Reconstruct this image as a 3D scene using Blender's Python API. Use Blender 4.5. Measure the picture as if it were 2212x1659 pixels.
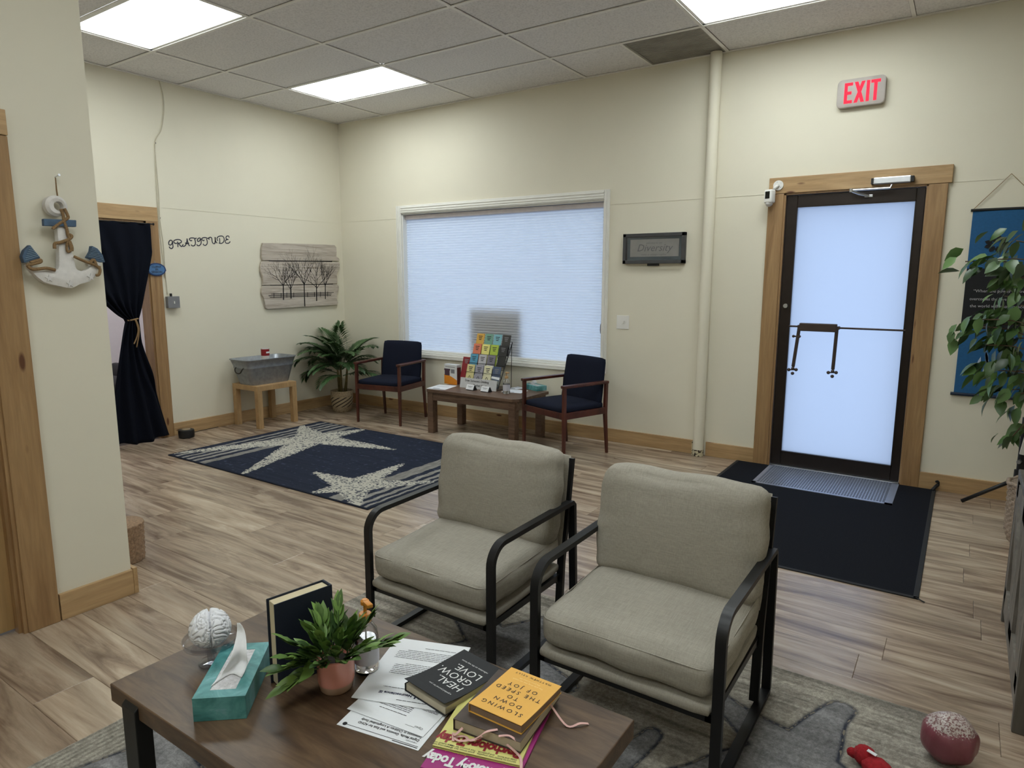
import bpy, bmesh, math, random
import numpy as np
from mathutils import Vector, Matrix

# ---------------------------------------------------------------- scene reset
for o in list(bpy.data.objects): bpy.data.objects.remove(o, do_unlink=True)
SC = bpy.context.scene
COL = SC.collection
PI = math.pi

# ---------------------------------------------------------------- camera
# solved from the ceiling grid, the walls and the floor lines (f in pixels of a 2212x1659 frame)
FPX, YAW, PITCH, ROLL = 1439.685, 2.1661, -0.1568, 0.0022
CAM = Vector((6.0374, -5.4047, 1.4581)); H = 3.168
fw = Vector((math.cos(PITCH)*math.cos(YAW), math.cos(PITCH)*math.sin(YAW), math.sin(PITCH)))
rt0 = Vector((math.sin(YAW), -math.cos(YAW), 0)); up0 = rt0.cross(fw)
rt = rt0*math.cos(ROLL) + up0*math.sin(ROLL); up = up0*math.cos(ROLL) - rt0*math.sin(ROLL)
cd = bpy.data.cameras.new('camera'); cam = bpy.data.objects.new('camera', cd); COL.objects.link(cam)
cd.sensor_fit = 'HORIZONTAL'; cd.sensor_width = 36.0; cd.lens = FPX/2212*36.0; cd.clip_start = .05
m = Matrix.Identity(4)
for i, v in enumerate((rt, up, -fw)):
    for j in range(3): m[j][i] = v[j]
cam.matrix_world = Matrix.Translation(CAM) @ m
SC.camera = cam

def P(px, py, ax, val):
    """photo pixel -> point on the axis-aligned plane 'ax' = val"""
    d = fw + rt*((px-1106)/FPX) - up*((py-829.5)/FPX)
    i = 'xyz'.index(ax); t = (val-CAM[i])/d[i]
    return CAM + d*t

# ---------------------------------------------------------------- world, exposure
W = bpy.data.worlds.new('overcast_sky'); SC.world = W; W.use_nodes = True
wn = W.node_tree.nodes; bg = wn['Background']
bg.inputs[0].default_value = (.66, .79, 1.0, 1)
# overcast sky: three times brighter overhead than at the horizon
tcw = wn.new('ShaderNodeTexCoord'); spw = wn.new('ShaderNodeSeparateXYZ'); mrw = wn.new('ShaderNodeMapRange')
W.node_tree.links.new(tcw.outputs['Generated'], spw.inputs[0]); W.node_tree.links.new(spw.outputs[2], mrw.inputs[0])
SKY = 1.55
mrw.inputs[1].default_value = 0; mrw.inputs[2].default_value = 1; mrw.inputs[3].default_value = SKY/3; mrw.inputs[4].default_value = SKY
W.node_tree.links.new(mrw.outputs[0], bg.inputs[1])
vs = SC.view_settings
vs.view_transform = 'Standard'; vs.look = 'None'; vs.gamma = 1.0; vs.exposure = 0.74; vs.use_curve_mapping = False
LIGHT_STRENGTH = 7.0

# ---------------------------------------------------------------- materials
MATS = {}
def srgb(r, g, b):
    f = lambda c: c/12.92 if c <= .04045 else ((c+.055)/1.055)**2.4
    return (f(r/255), f(g/255), f(b/255), 1)
def newmat(name):
    ma = bpy.data.materials.new(name); ma.use_nodes = True; MATS[name] = ma
    nt = ma.node_tree; return ma, nt, nt.nodes, nt.links, nt.nodes['Principled BSDF']
def coords(nt, scale=(1,1,1), kind='Object', rnd=0.0, rot=(0,0,0)):
    tc = nt.nodes.new('ShaderNodeTexCoord'); mp = nt.nodes.new('ShaderNodeMapping')
    mp.inputs['Scale'].default_value = scale; mp.inputs['Rotation'].default_value = rot
    src = tc.outputs[kind]
    if rnd:
        oi = nt.nodes.new('ShaderNodeObjectInfo'); mu = nt.nodes.new('ShaderNodeVectorMath'); mu.operation = 'MULTIPLY_ADD'
        cm = nt.nodes.new('ShaderNodeCombineXYZ')
        for k in range(3): nt.links.new(oi.outputs['Random'], cm.inputs[k])
        nt.links.new(cm.outputs[0], mu.inputs[0]); mu.inputs[1].default_value = (rnd, rnd*.7, rnd*1.3)
        nt.links.new(src, mu.inputs[2]); src = mu.outputs[0]
    nt.links.new(src, mp.inputs['Vector']); return mp.outputs[0]
def ramp(nt, fac, stops):
    cr = nt.nodes.new('ShaderNodeValToRGB'); e = cr.color_ramp.elements
    while len(e) < len(stops): e.new(.5)
    for k, (p, c) in enumerate(stops): e[k].position = p; e[k].color = c
    nt.links.new(fac, cr.inputs[0]); return cr.outputs[0]
def noise(nt, vec, scale, detail=4, rough=.55, dist=0):
    n = nt.nodes.new('ShaderNodeTexNoise'); n.inputs['Scale'].default_value = scale; n.inputs['Detail'].default_value = detail
    n.inputs['Roughness'].default_value = rough; n.inputs['Distortion'].default_value = dist
    nt.links.new(vec, n.inputs['Vector']); return n.outputs['Fac']
def bump(nt, b, fac, strength, dist=.002):
    bp = nt.nodes.new('ShaderNodeBump'); bp.inputs['Strength'].default_value = strength; bp.inputs['Distance'].default_value = dist
    nt.links.new(fac, bp.inputs['Height']); nt.links.new(bp.outputs[0], b.inputs['Normal'])
def mixc(nt, fac, a, b, mode='MIX'):
    mx = nt.nodes.new('ShaderNodeMix'); mx.data_type = 'RGBA'; mx.blend_type = mode
    for s, v in ((0, fac), (6, a), (7, b)):
        if hasattr(v, 'links'): nt.links.new(v, mx.inputs[s])
        else: mx.inputs[s].default_value = v
    return mx.outputs[2]
def lo(c, k): return (c[0]*k, c[1]*k, c[2]*k, 1)
def plain(name, c, rough=.6, metal=0.0, var=.06, scale=18, bmp=0.0, spec=None, bscale=None):
    ma, nt, N, L, b = newmat(name)
    b.inputs['Roughness'].default_value = rough; b.inputs['Metallic'].default_value = metal
    if spec is not None: b.inputs['Specular IOR Level'].default_value = spec
    v = coords(nt); f = noise(nt, v, scale)
    L.new(ramp(nt, f, [(.3, lo(c, 1-var)), (.7, lo(c, 1+var))]), b.inputs['Base Color'])
    if bmp: bump(nt, b, noise(nt, v, bscale or scale*4, 6), bmp)
    return ma
def wood(name, stops, grain=(2, 22, 22), rough=.5, rnd=7.0, knots=False, bmp=.08, kscale=(2.2, 5, 5), dist=1.2):
    ma, nt, N, L, b = newmat(name); b.inputs['Roughness'].default_value = rough
    v = coords(nt, grain, rnd=rnd); f = noise(nt, v, 1.0, 6, .6, dist)
    c = ramp(nt, f, stops)
    v2 = coords(nt, tuple(g*4 for g in grain), rnd=rnd); f2 = noise(nt, v2, 1.4, 3, .5, .3)
    c = mixc(nt, .22, c, ramp(nt, f2, [(.35, (.35,.35,.35,1)), (.65, (1,1,1,1))]), 'MULTIPLY')
    if knots:
        vo = nt.nodes.new('ShaderNodeTexVoronoi'); vo.inputs['Scale'].default_value = 1.0; vo.inputs['Randomness'].default_value = 1
        nt.links.new(coords(nt, kscale, rnd=rnd*1.7), vo.inputs['Vector'])
        k = ramp(nt, vo.outputs['Distance'], [(.06, (1,1,1,1)), (.11, (0,0,0,1))])
        bw = nt.nodes.new('ShaderNodeRGBToBW'); L.new(k, bw.inputs[0])
        c = mixc(nt, bw.outputs[0], c, srgb(92, 56, 34))
    L.new(c, b.inputs['Base Color'])
    if bmp: bump(nt, b, f2, bmp)
    return ma
def emit(name, c, s):
    ma, nt, N, L, b = newmat(name); N.remove(b); e = N.new('ShaderNodeEmission')
    e.inputs[0].default_value = c; e.inputs[1].default_value = s
    L.new(e.outputs[0], N['Material Output'].inputs[0]); return ma
def glassmat(name, c=(1,1,1,1), rough=0.0, ior=1.45):
    ma, nt, N, L, b = newmat(name); b.inputs['Base Color'].default_value = c
    b.inputs['Transmission Weight'].default_value = 1; b.inputs['Roughness'].default_value = rough; b.inputs['IOR'].default_value = ior
    return ma
def attrmat(name, attr='Col', rough=.95, nscale=160, amt=.35, stretch=(1,1,1), bmp=.5):
    ma, nt, N, L, b = newmat(name); b.inputs['Roughness'].default_value = rough; b.inputs['Specular IOR Level'].default_value = .1
    at = N.new('ShaderNodeVertexColor'); at.layer_name = attr
    v = coords(nt, stretch); f = noise(nt, v, nscale, 4, .7)
    c = mixc(nt, amt, at.outputs[0], ramp(nt, f, [(.3, (.25,.25,.25,1)), (.7, (1.25,1.25,1.25,1))]), 'MULTIPLY')
    L.new(c, b.inputs['Base Color']); bump(nt, b, f, bmp, .004); return ma

# paint and building
WALL = plain('cream_wall_paint', srgb(221, 215, 197), .72, var=.012, scale=3, bmp=.06, bscale=160)
def tilemat():
    ma, nt, N, L, b = newmat('ceiling_tile'); b.inputs['Roughness'].default_value = .95; b.inputs['Specular IOR Level'].default_value = .1
    v = coords(nt, rnd=5.0); f = noise(nt, v, 70, 6, .75)
    L.new(ramp(nt, f, [(.36, srgb(206,203,203)), (.52, srgb(228,225,225)), (.7, srgb(234,231,230))]), b.inputs['Base Color'])
    bump(nt, b, f, .35, .003); return ma
TILE = tilemat()
TBAR = plain('white_grid_metal', srgb(232, 229, 225), .5, var=.03)
WHITE = plain('white_paint', srgb(228, 226, 220), .45, var=.02)
WHITEPL = plain('white_plastic', srgb(226, 224, 220), .35, var=.02)
PINE = wood('pine_board', [(.25, srgb(150,118,80)), (.5, srgb(178,145,103)), (.75, srgb(192,161,119))], (1.2, 16, 16), .42, knots=True, kscale=(2.4, 8, 8))
PINEV = wood('pine_upright_shaded', [(.25, srgb(134,101,66)), (.5, srgb(157,123,84)), (.75, srgb(172,139,99))], (16, 16, 1.2), .42, knots=True, kscale=(8, 8, 2.4))  # darkened upright pine: the door casing's backlit shade is put into the colour
PINEY = wood('pine_board_side', [(.25, srgb(156,124,86)), (.5, srgb(184,151,109)), (.75, srgb(197,166,124))], (16, 1.2, 16), .42, knots=True, kscale=(8, 2.4, 8))
def plankmat():
    ma, nt, N, L, b = newmat('oak_look_vinyl_plank')
    b.inputs['Roughness'].default_value = .27; b.inputs['Specular IOR Level'].default_value = .9
    v = coords(nt, (1.1, 9, 1), rnd=31.0); f = noise(nt, v, 1.0, 7, .62, 1.6)
    c = ramp(nt, f, [(.30, srgb(108,90,76)), (.42, srgb(144,125,108)), (.55, srgb(176,158,139)), (.72, srgb(198,183,164))])
    v3 = coords(nt, (.45, 4.2, 1), rnd=57.0); f3 = noise(nt, v3, 1.0, 2, .5, 2.5)
    c = mixc(nt, .42, c, ramp(nt, f3, [(.36, (.55,.50,.46,1)), (.5, (.95,.93,.91,1)), (.62, (1.12,1.1,1.08,1))]), 'MULTIPLY')
    v2 = coords(nt, (3.5, 60, 1), rnd=13.0); f2 = noise(nt, v2, 1.2, 4, .6, .5)
    c = mixc(nt, .24, c, ramp(nt, f2, [(.35, (.55,.52,.50,1)), (.6, (1.05,1.05,1.05,1))]), 'MULTIPLY')
    oi = N.new('ShaderNodeObjectInfo')
    c = mixc(nt, .8, c, ramp(nt, oi.outputs['Random'], [(0, (.80,.78,.77,1)), (1, (1.12,1.11,1.09,1))]), 'MULTIPLY')
    L.new(c, b.inputs['Base Color']); bump(nt, b, f2, .10, .0015); return ma
PLANK = plankmat()
DARKSUB = plain('dark_joint', srgb(60, 50, 42), .9)
# fabrics, metals
def linen(name, c1, c2):
    ma, nt, N, L, b = newmat(name); b.inputs['Roughness'].default_value = .95; b.inputs['Specular IOR Level'].default_value = .12
    a = noise(nt, coords(nt, (22, 380, 380)), 1, 3, .6); d = noise(nt, coords(nt, (380, 22, 90)), 1, 3, .6)
    mm = N.new('ShaderNodeMath'); mm.operation = 'ADD'; L.new(a, mm.inputs[0]); L.new(d, mm.inputs[1])
    m2 = N.new('ShaderNodeMath'); m2.operation = 'MULTIPLY'; L.new(mm.outputs[0], m2.inputs[0]); m2.inputs[1].default_value = .5
    L.new(ramp(nt, m2.outputs[0], [(.36, c1), (.62, c2)]), b.inputs['Base Color']); bump(nt, b, m2.outputs[0], .25, .002); return ma
LINEN = linen('grey_beige_linen', srgb(147, 142, 132), srgb(167, 161, 150))
BLACKM = plain('black_steel', srgb(26, 26, 28), .42, .3, var=.08)
NAVYF = plain('navy_upholstery', srgb(23, 27, 42), .9, var=.18, scale=220, bmp=.2, spec=.15)
MAHOG = wood('mahogany', [(.3, srgb(52,24,18)), (.5, srgb(78,38,28)), (.75, srgb(98,52,38))], (6, 6, 2), .34, bmp=.03)
WALNUT = wood('walnut_laminate', [(.25, srgb(56,42,32)), (.45, srgb(84,64,48)), (.62, srgb(103,81,61)), (.8, srgb(120,96,73))], (3.5, 20, 20), .38, bmp=.05)
WTABLE = wood('brown_laminate', [(.25, srgb(78,58,46)), (.5, srgb(104,80,64)), (.75, srgb(122,97,78))], (3, 24, 24), .42, bmp=.04)
BIRCH = wood('birch_veneer', [(.3, srgb(166,132,90)), (.6, srgb(184,150,106)), (.8, srgb(196,164,120))], (3, 20, 3), .5, bmp=.03)
BLACKP = plain('black_plastic', srgb(18, 18, 20), .45)
CHROME = plain('brushed_aluminium', srgb(196, 198, 202), .28, .9, var=.05)
GALV = plain('galvanised_steel', srgb(150, 154, 160), .42, .75, var=.16, scale=26)
BRONZE = plain('dark_bronze_aluminium', srgb(46, 38, 34), .38, .55, var=.1)
BRONZE2 = plain('dull_bronze_bar', srgb(70, 58, 52), .5, .4, var=.1)
PAPER = plain('white_paper', srgb(226, 228, 232), .7, var=.012)
INK = plain('black_ink', srgb(36, 36, 40), .7)
GREYINK = plain('grey_ink', srgb(120, 120, 124), .7)
ROPE = plain('jute_rope', srgb(140, 112, 78), .95, var=.3, scale=260, bmp=.7)
GLASS = glassmat('clear_glass')
ACRYL = glassmat('clear_acrylic', (.98,.98,1,1), .02)
def frosted(name, c, diff=.2):
    ma, nt, N, L, b = newmat(name); N.remove(b)
    t = N.new('ShaderNodeBsdfTranslucent'); t.inputs[0].default_value = c
    d = N.new('ShaderNodeBsdfDiffuse'); d.inputs[0].default_value = c
    mx = N.new('ShaderNodeMixShader'); mx.inputs[0].default_value = diff
    L.new(t.outputs[0], mx.inputs[1]); L.new(d.outputs[0], mx.inputs[2])
    L.new(mx.outputs[0], N['Material Output'].inputs[0]); return ma
def thinglass(name, tint=(.95,.97,.97,1), fac=.06):
    ma, nt, N, L, b = newmat(name); N.remove(b); tr = N.new('ShaderNodeBsdfTransparent'); tr.inputs[0].default_value = tint; g = N.new('ShaderNodeBsdfGlossy'); g.inputs['Roughness'].default_value = .02
    mx = N.new('ShaderNodeMixShader'); mx.inputs[0].default_value = fac; L.new(tr.outputs[0], mx.inputs[1]); L.new(g.outputs[0], mx.inputs[2]); L.new(mx.outputs[0], N['Material Output'].inputs[0]); return ma
PANE = thinglass('thin_window_glass'); CLEARP = thinglass('clear_plastic_stand', (.84,.85,.88,1), .16)
FROST = frosted('frosted_door_glass', (.80,.84,.90,1), .05)
SHADE = frosted('cellular_shade_fabric', (.84,.86,.90,1), .34)

# ---------------------------------------------------------------- mesh helpers
def T(loc=(0,0,0), rot=(0,0,0)):
    return Matrix.Translation(loc) @ Matrix.Rotation(rot[2],4,'Z') @ Matrix.Rotation(rot[1],4,'Y') @ Matrix.Rotation(rot[0],4,'X')
def frame(o, ux, uy):
    ux = Vector(ux).normalized(); uy = Vector(uy); uz = ux.cross(uy).normalized(); uy = uz.cross(ux)
    M4 = Matrix.Identity(4)
    for i, v in enumerate((ux, uy, uz)):
        for j in range(3): M4[j][i] = v[j]
    return Matrix.Translation(o) @ M4
class B:
    """collects shapes for ONE mesh"""
    def __init__(s): s.bm = bmesh.new()
    def box(s, a, b, bev=0.0, M4=None, seg=2):
        a = Vector(a); b = Vector(b); t = bmesh.new(); bmesh.ops.create_cube(t, size=1)
        c = (a+b)/2; d = b-a
        for v in t.verts: v.co = Vector((c.x+v.co.x*abs(d.x), c.y+v.co.y*abs(d.y), c.z+v.co.z*abs(d.z)))
        if bev: bmesh.ops.bevel(t, geom=list(t.edges), offset=min(bev, .45*min(abs(d.x),abs(d.y),abs(d.z))), segments=seg, affect='EDGES', profile=.5)
        s.add(t, M4); return s
    def add(s, t, M4=None):
        if M4 is not None: bmesh.ops.transform(t, matrix=M4, verts=t.verts)
        vm = [s.bm.verts.new(v.co) for v in t.verts]; t.verts.index_update()
        for f in t.faces:
            try: s.bm.faces.new([vm[v.index] for v in f.verts])
            except ValueError: pass
        t.free()
    def cyl(s, a, b, r1, r2=None, n=16, cap=True):
        r2 = r1 if r2 is None else r2; a = Vector(a); b = Vector(b); d = (b-a).normalized()
        x = d.orthogonal().normalized(); y = d.cross(x)
        R = []
        for p, r in ((a, r1), (b, r2)): R.append([s.bm.verts.new(p + (x*math.cos(2*PI*k/n)+y*math.sin(2*PI*k/n))*r) for k in range(n)])
        for k in range(n): s.bm.faces.new((R[0][k], R[0][(k+1)%n], R[1][(k+1)%n], R[1][k]))
        if cap: s.bm.faces.new(R[0][::-1]); s.bm.faces.new(R[1])
        return s
    def tube(s, pts, r, n=8, closed=False, cap=True, sx=1.0):
        pts = [Vector(p) for p in pts]; rs = r if isinstance(r, (list, tuple)) else [r]*len(pts); R = []; px = None
        for i, p in enumerate(pts):
            a = pts[i-1] if (i or closed) else pts[i]; c = pts[(i+1) % len(pts)] if (i < len(pts)-1 or closed) else pts[i]
            d = (c-a).normalized() if (c-a).length > 1e-9 else Vector((0,0,1))
            x = (px - d*px.dot(d)) if px is not None else d.orthogonal()
            if x.length < 1e-6: x = d.orthogonal()
            x.normalize(); px = x; y = d.cross(x)
            R.append([s.bm.verts.new(p + (x*math.cos(2*PI*k/n)*sx + y*math.sin(2*PI*k/n))*rs[i]) for k in range(n)])
        m_ = len(R) if closed else len(R)-1
        for i in range(m_):
            for k in range(n):
                q = (R[i][k], R[i][(k+1)%n], R[(i+1)%len(R)][(k+1)%n], R[(i+1)%len(R)][k]); s.bm.faces.new(q)
        if cap and not closed: s.bm.faces.new(R[0][::-1]); s.bm.faces.new(R[-1])
        return s
    def lathe(s, prof, o=(0,0,0), n=32, mod=None, cap=True):
        o = Vector(o); R = []
        for i, (r, z) in enumerate(prof):
            R.append([s.bm.verts.new(o + Vector(((r+(mod(i,2*PI*k/n) if mod else 0))*math.cos(2*PI*k/n), (r+(mod(i,2*PI*k/n) if mod else 0))*math.sin(2*PI*k/n), z))) for k in range(n)])
        for i in range(len(R)-1):
            for k in range(n): s.bm.faces.new((R[i][k], R[i][(k+1)%n], R[i+1][(k+1)%n], R[i+1][k]))
        if cap: s.bm.faces.new(R[0][::-1]); s.bm.faces.new(R[-1])
        return s
    def prism(s, poly, n, bev=0.0):
        """polygon (3d points) pushed back along vector n, front edge chamfered by bev"""
        t = bmesh.new(); n = Vector(n); vs_ = [t.verts.new(Vector(p)) for p in poly]
        f = t.faces.new(vs_)
        r = bmesh.ops.extrude_face_region(t, geom=[f]); bmesh.ops.translate(t, vec=n, verts=[g for g in r['geom'] if isinstance(g, bmesh.types.BMVert)])
        bmesh.ops.recalc_face_normals(t, faces=t.faces)
        if bev: bmesh.ops.bevel(t, geom=list(t.edges), offset=bev, segments=2, affect='EDGES', profile=.5, clamp_overlap=True)
        s.add(t); return s
    def quad(s, *p): s.bm.faces.new([s.bm.verts.new(Vector(q)) for q in p]); return s
    def ribbon(s, pts, w, nrm):
        nrm = Vector(nrm).normalized(); pts = [Vector(p) for p in pts]; ws = w if isinstance(w, (list, tuple)) else [w]*len(pts); R = []
        for i, p in enumerate(pts):
            d = (pts[min(i+1, len(pts)-1)]-pts[max(i-1, 0)]).normalized(); x = nrm.cross(d).normalized()*ws[i]/2
            R.append((s.bm.verts.new(p-x), s.bm.verts.new(p+x)))
        for i in range(len(R)-1): s.bm.faces.new((R[i][0], R[i+1][0], R[i+1][1], R[i][1]))
        return s

ROOTM = {}
def link(o): COL.objects.link(o); return o
def tag(o, label=None, cat=None, group=None, kind=None):
    if label: o['label'] = label
    if cat: o['category'] = cat
    if group: o['group'] = group
    if kind: o['kind'] = kind
    return o
def thing(name, label, cat, loc=(0,0,0), rz=0.0, group=None):
    o = link(bpy.data.objects.new(name, None)); o.empty_display_size = .05
    o.location = loc; o.rotation_euler = (0,0,rz); ROOTM[o.name] = T(loc, (0,0,rz)); return tag(o, label, cat, group)
def rootm(o):
    while o.parent: o = o.parent
    return ROOTM.get(o.name, Matrix.Identity(4))
def finish(me, smooth):
    if smooth:
        me.polygons.foreach_set('use_smooth', [True]*len(me.polygons))
        if smooth != 'all':
            try: me.set_sharp_from_angle(angle=math.radians(smooth if smooth is not True else 40))
            except Exception: pass
def part(name, b, mat, parent=None, local=False, smooth=None, fixn=True):
    """one mesh object; shapes are given in world space unless local"""
    bm = b.bm if isinstance(b, B) else b
    if parent is not None and not local: bmesh.ops.transform(bm, matrix=rootm(parent).inverted(), verts=bm.verts)
    if fixn: bmesh.ops.recalc_face_normals(bm, faces=bm.faces)
    me = bpy.data.meshes.new(name); bm.to_mesh(me); bm.free(); finish(me, smooth)
    me.materials.append(mat); o = link(bpy.data.objects.new(name, me)); o.parent = parent; return o
def solo(name, b, mat, label, cat, group=None, smooth=None, kind=None):
    """a thing that is one mesh; its origin is moved to the middle of its base"""
    bm = b.bm; bmesh.ops.recalc_face_normals(bm, faces=bm.faces)
    c = [v.co for v in bm.verts]; o_ = Vector(((min(p.x for p in c)+max(p.x for p in c))/2, (min(p.y for p in c)+max(p.y for p in c))/2, min(p.z for p in c)))
    bmesh.ops.translate(bm, vec=-o_, verts=bm.verts); me = bpy.data.meshes.new(name); bm.to_mesh(me); bm.free(); finish(me, smooth)
    me.materials.append(mat); o = link(bpy.data.objects.new(name, me)); o.location = o_; ROOTM[o.name] = Matrix.Translation(o_)
    return tag(o, label, cat, group, kind)
def struct(name, b, mat, parent=None, smooth=None):
    o = part(name, b, mat, parent, smooth=smooth)
    if parent is None: o['kind'] = 'structure'
    return o
def dup(root, loc, rz, label=None, group=None):
    r = link(root.copy()); r.location = loc; r.rotation_euler = (0,0,rz); ROOTM[r.name] = T(loc, (0,0,rz))
    if label: r['label'] = label
    if group: r['group'] = group
    for ch in list(root.children):
        c = link(ch.copy()); c.parent = r
        for g in list(ch.children): d = link(g.copy()); d.parent = c
    return r
def textmesh(s, size, align='LEFT', shear=0.0, space=1.0, bold=0.0, xs=1.0):
    cu = bpy.data.curves.new('lettering', 'FONT'); cu.body = s; cu.size = size; cu.align_x = align; cu.shear = shear
    cu.space_character = space; cu.offset = bold; cu.resolution_u = 2
    o = link(bpy.data.objects.new('lettering', cu)); bpy.context.view_layer.update()
    me = bpy.data.meshes.new_from_object(o.evaluated_get(bpy.context.evaluated_depsgraph_get()))
    bpy.data.objects.remove(o); bm = bmesh.new(); bm.from_mesh(me); bpy.data.meshes.remove(me); bpy.data.curves.remove(cu)
    if xs != 1.0: bmesh.ops.transform(bm, matrix=Matrix.Diagonal((xs,1,1,1)), verts=bm.verts)
    return bm
def lettering(parent, lines, M4, mat, name='lettering'):
    """lines: (text, x, y, size, align, opts) on the surface frame M4; all of one part"""
    b = B()
    for t, x, y, sz, al, kw in lines: b.add(textmesh(t, sz, al, **kw), M4 @ Matrix.Translation((x, y, .0006)))
    return part(name, b, mat, parent, fixn=False)
def catmull(pts, n=6, closed=False):
    pts = [Vector(p) for p in pts]; out = []; L_ = len(pts)
    for i in range(L_ if closed else L_-1):
        g = (lambda k: pts[k % L_]) if closed else (lambda k: pts[max(0, min(L_-1, k))])
        p0, p1, p2, p3 = g(i-1), g(i), g(i+1), g(i+2)
        for k in range(n):
            t = k/n; out.append(.5*((2*p1)+(p2-p0)*t+(2*p0-5*p1+4*p2-p3)*t*t+(3*p1-p0-3*p2+p3)*t**3))
    if not closed: out.append(pts[-1])
    return out
def gridmesh(name, nx, ny, fn, cols, mat, label=None, cat=None, parent=None):
    """dense sheet: fn(u,v)->xyz arrays, cols(u,v)->rgb array kept as the woven colour of the sheet"""
    u, v = np.meshgrid(np.linspace(0,1,nx), np.linspace(0,1,ny)); X = fn(u, v); co = np.stack(X, -1).reshape(-1,3)
    i = np.arange(nx*ny).reshape(ny, nx); f = np.stack([i[:-1,:-1], i[:-1,1:], i[1:,1:], i[1:,:-1]], -1).reshape(-1,4)
    me = bpy.data.meshes.new(name); me.vertices.add(len(co)); me.vertices.foreach_set('co', co.ravel())
    me.loops.add(f.size); me.loops.foreach_set('vertex_index', f.ravel()); me.polygons.add(len(f))
    me.polygons.foreach_set('loop_start', np.arange(len(f))*4); me.polygons.foreach_set('loop_total', np.full(len(f), 4)); me.update(calc_edges=True)
    ca = me.color_attributes.new('Col', 'FLOAT_COLOR', 'POINT'); c = np.ones((nx*ny,4), np.float32); c[:,:3] = cols(u, v).reshape(-1,3); ca.data.foreach_set('color', c.ravel())
    me.polygons.foreach_set('use_smooth', [True]*len(f)); me.materials.append(mat)
    o = link(bpy.data.objects.new(name, me)); o.parent = parent
    if label: tag(o, label, cat)
    return o
rng = random.Random(7)
# ================================================================ THE SETTING
XR, YF = 7.3, -7.6            # right wall, wall behind the camera
XP, YP = 2.92, -3.97          # partition face and its outer corner
# ---- floor: sub floor and vinyl planks
floor = struct('floor', B().box((-2.6, YF-.1, -.08), (XR+.1, .2, -.004)), DARKSUB)
PW, PLN = .1968, 1.22
plk = {}
row = 0; y1 = -2.6235 + 14*PW
while y1 > YF:
    y0 = y1 - PW; ya, yb = max(y0, YF), min(y1, .0)
    if yb - ya > .01:
        off = (5.81 - PLN*5 if row == 14 else rng.random()*PLN - PLN); x = off
        while x < XR:
            xa, xb = max(x, 0.0), min(x+PLN, XR)
            if ya < YP - .2 and xb < 2.7: x += PLN; continue
            if ya < YP - .2: xa = max(xa, 2.7)
            if xb - xa > .03:
                key = (round(xb-xa, 3), round(yb-ya, 3))
                if key not in plk:
                    w, d = key
                    bb = B().box((-w/2+.0005, -d/2+.0005, -.004), (w/2-.0005, d/2-.0005, 0), .0012, seg=1)
                    o = part('plank', bb, PLANK, floor, local=True); plk[key] = o.data
                else: o = link(bpy.data.objects.new('plank', plk[key])); o.parent = floor
                o.location = ((xa+xb)/2, (ya+yb)/2, 0)
            x += PLN
    y1 = y0; row += 1
# ---- walls
def holed(axis, c0, c1, a0, a1, z1, holes):
    """wall slab between c0..c1 on 'axis', running a0..a1, z 0..z1, with (a,b,z0,z1) holes"""
    b = B(); bx = (lambda p, q, r, s_: b.box((p, c0, r), (q, c1, s_))) if axis == 'y' else (lambda p, q, r, s_: b.box((c0, p, r), (c1, q, s_)))
    cur = a0
    for (p, q, r, s_) in sorted(holes):
        bx(cur, p, 0, z1)
        if r > 0: bx(p, q, 0, r)
        bx(p, q, s_, z1); cur = q
    bx(cur, a1, 0, z1); return b
WX0, WX1, WZ0, WZ1 = .948, 3.352, .655, 2.14      # window opening
DX0, DX1, DZ1 = 4.845, 5.752, 2.085               # glass door opening
struct('wall_back', holed('y', 0, .16, 0, XR, H+.1, [(WX0, WX1, WZ0, WZ1), (DX0, DX1, 0, DZ1)]), WALL)
LY0, LY1, LZ = -3.12, -2.245, 1.95                # doorway in left wall
struct('wall_left', holed('x', -.13, 0, YP, .16, H+.1, [(LY0, LY1, 0, LZ)]), WALL)
PY0, PY1, PZ = -5.24, -4.395, 2.0                 # door in partition
struct('wall_partition', holed('x', XP-.13, XP, YF, YP, H+.1, [(PY0, PY1, 0, PZ)]), WALL)
struct('wall_return', B().box((-.13, YP-.13, 0), (XP-.13, YP, H+.1)), WALL)
struct('wall_right', B().box((XR, YF, 0), (XR+.13, .16, H+.1)), WALL)
struct('wall_front', B().box((XP-.13, YF-.13, 0), (XR+.13, YF, H+.1)), WALL)
# horizontal panel joint that runs round the room, painted over
struct('trim_1', B().box((0, -.0025, 2.092), (.876, 0, 2.097)).box((3.40, -.0025, 2.092), (4.72, 0, 2.097)).box((5.89, -.0025, 2.092), (XR, 0, 2.097)), WALL)
struct('trim_2', B().box((0, -2.13, 2.078), (.0025, 0, 2.083)).box((0, -3.9, 2.078), (.0025, -3.25, 2.083)), WALL)
# ---- room beyond the curtain
ANX = plain('lilac_white_paint', srgb(226, 220, 222), .7, var=.015)
struct('wall_annex_back', B().box((-2.6, -4.3, 0), (-2.5, -.9, 2.7)), ANX)
struct('wall_annex_side', B().box((-2.5, -4.3, 0), (-.13, -4.2, 2.7)).box((-2.5, -1.0, 0), (-.13, -.9, 2.7)), ANX)
struct('ceiling_annex', B().box((-2.6, -4.3, 2.62), (-.13, -.9, 2.7)), ANX)
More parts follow.
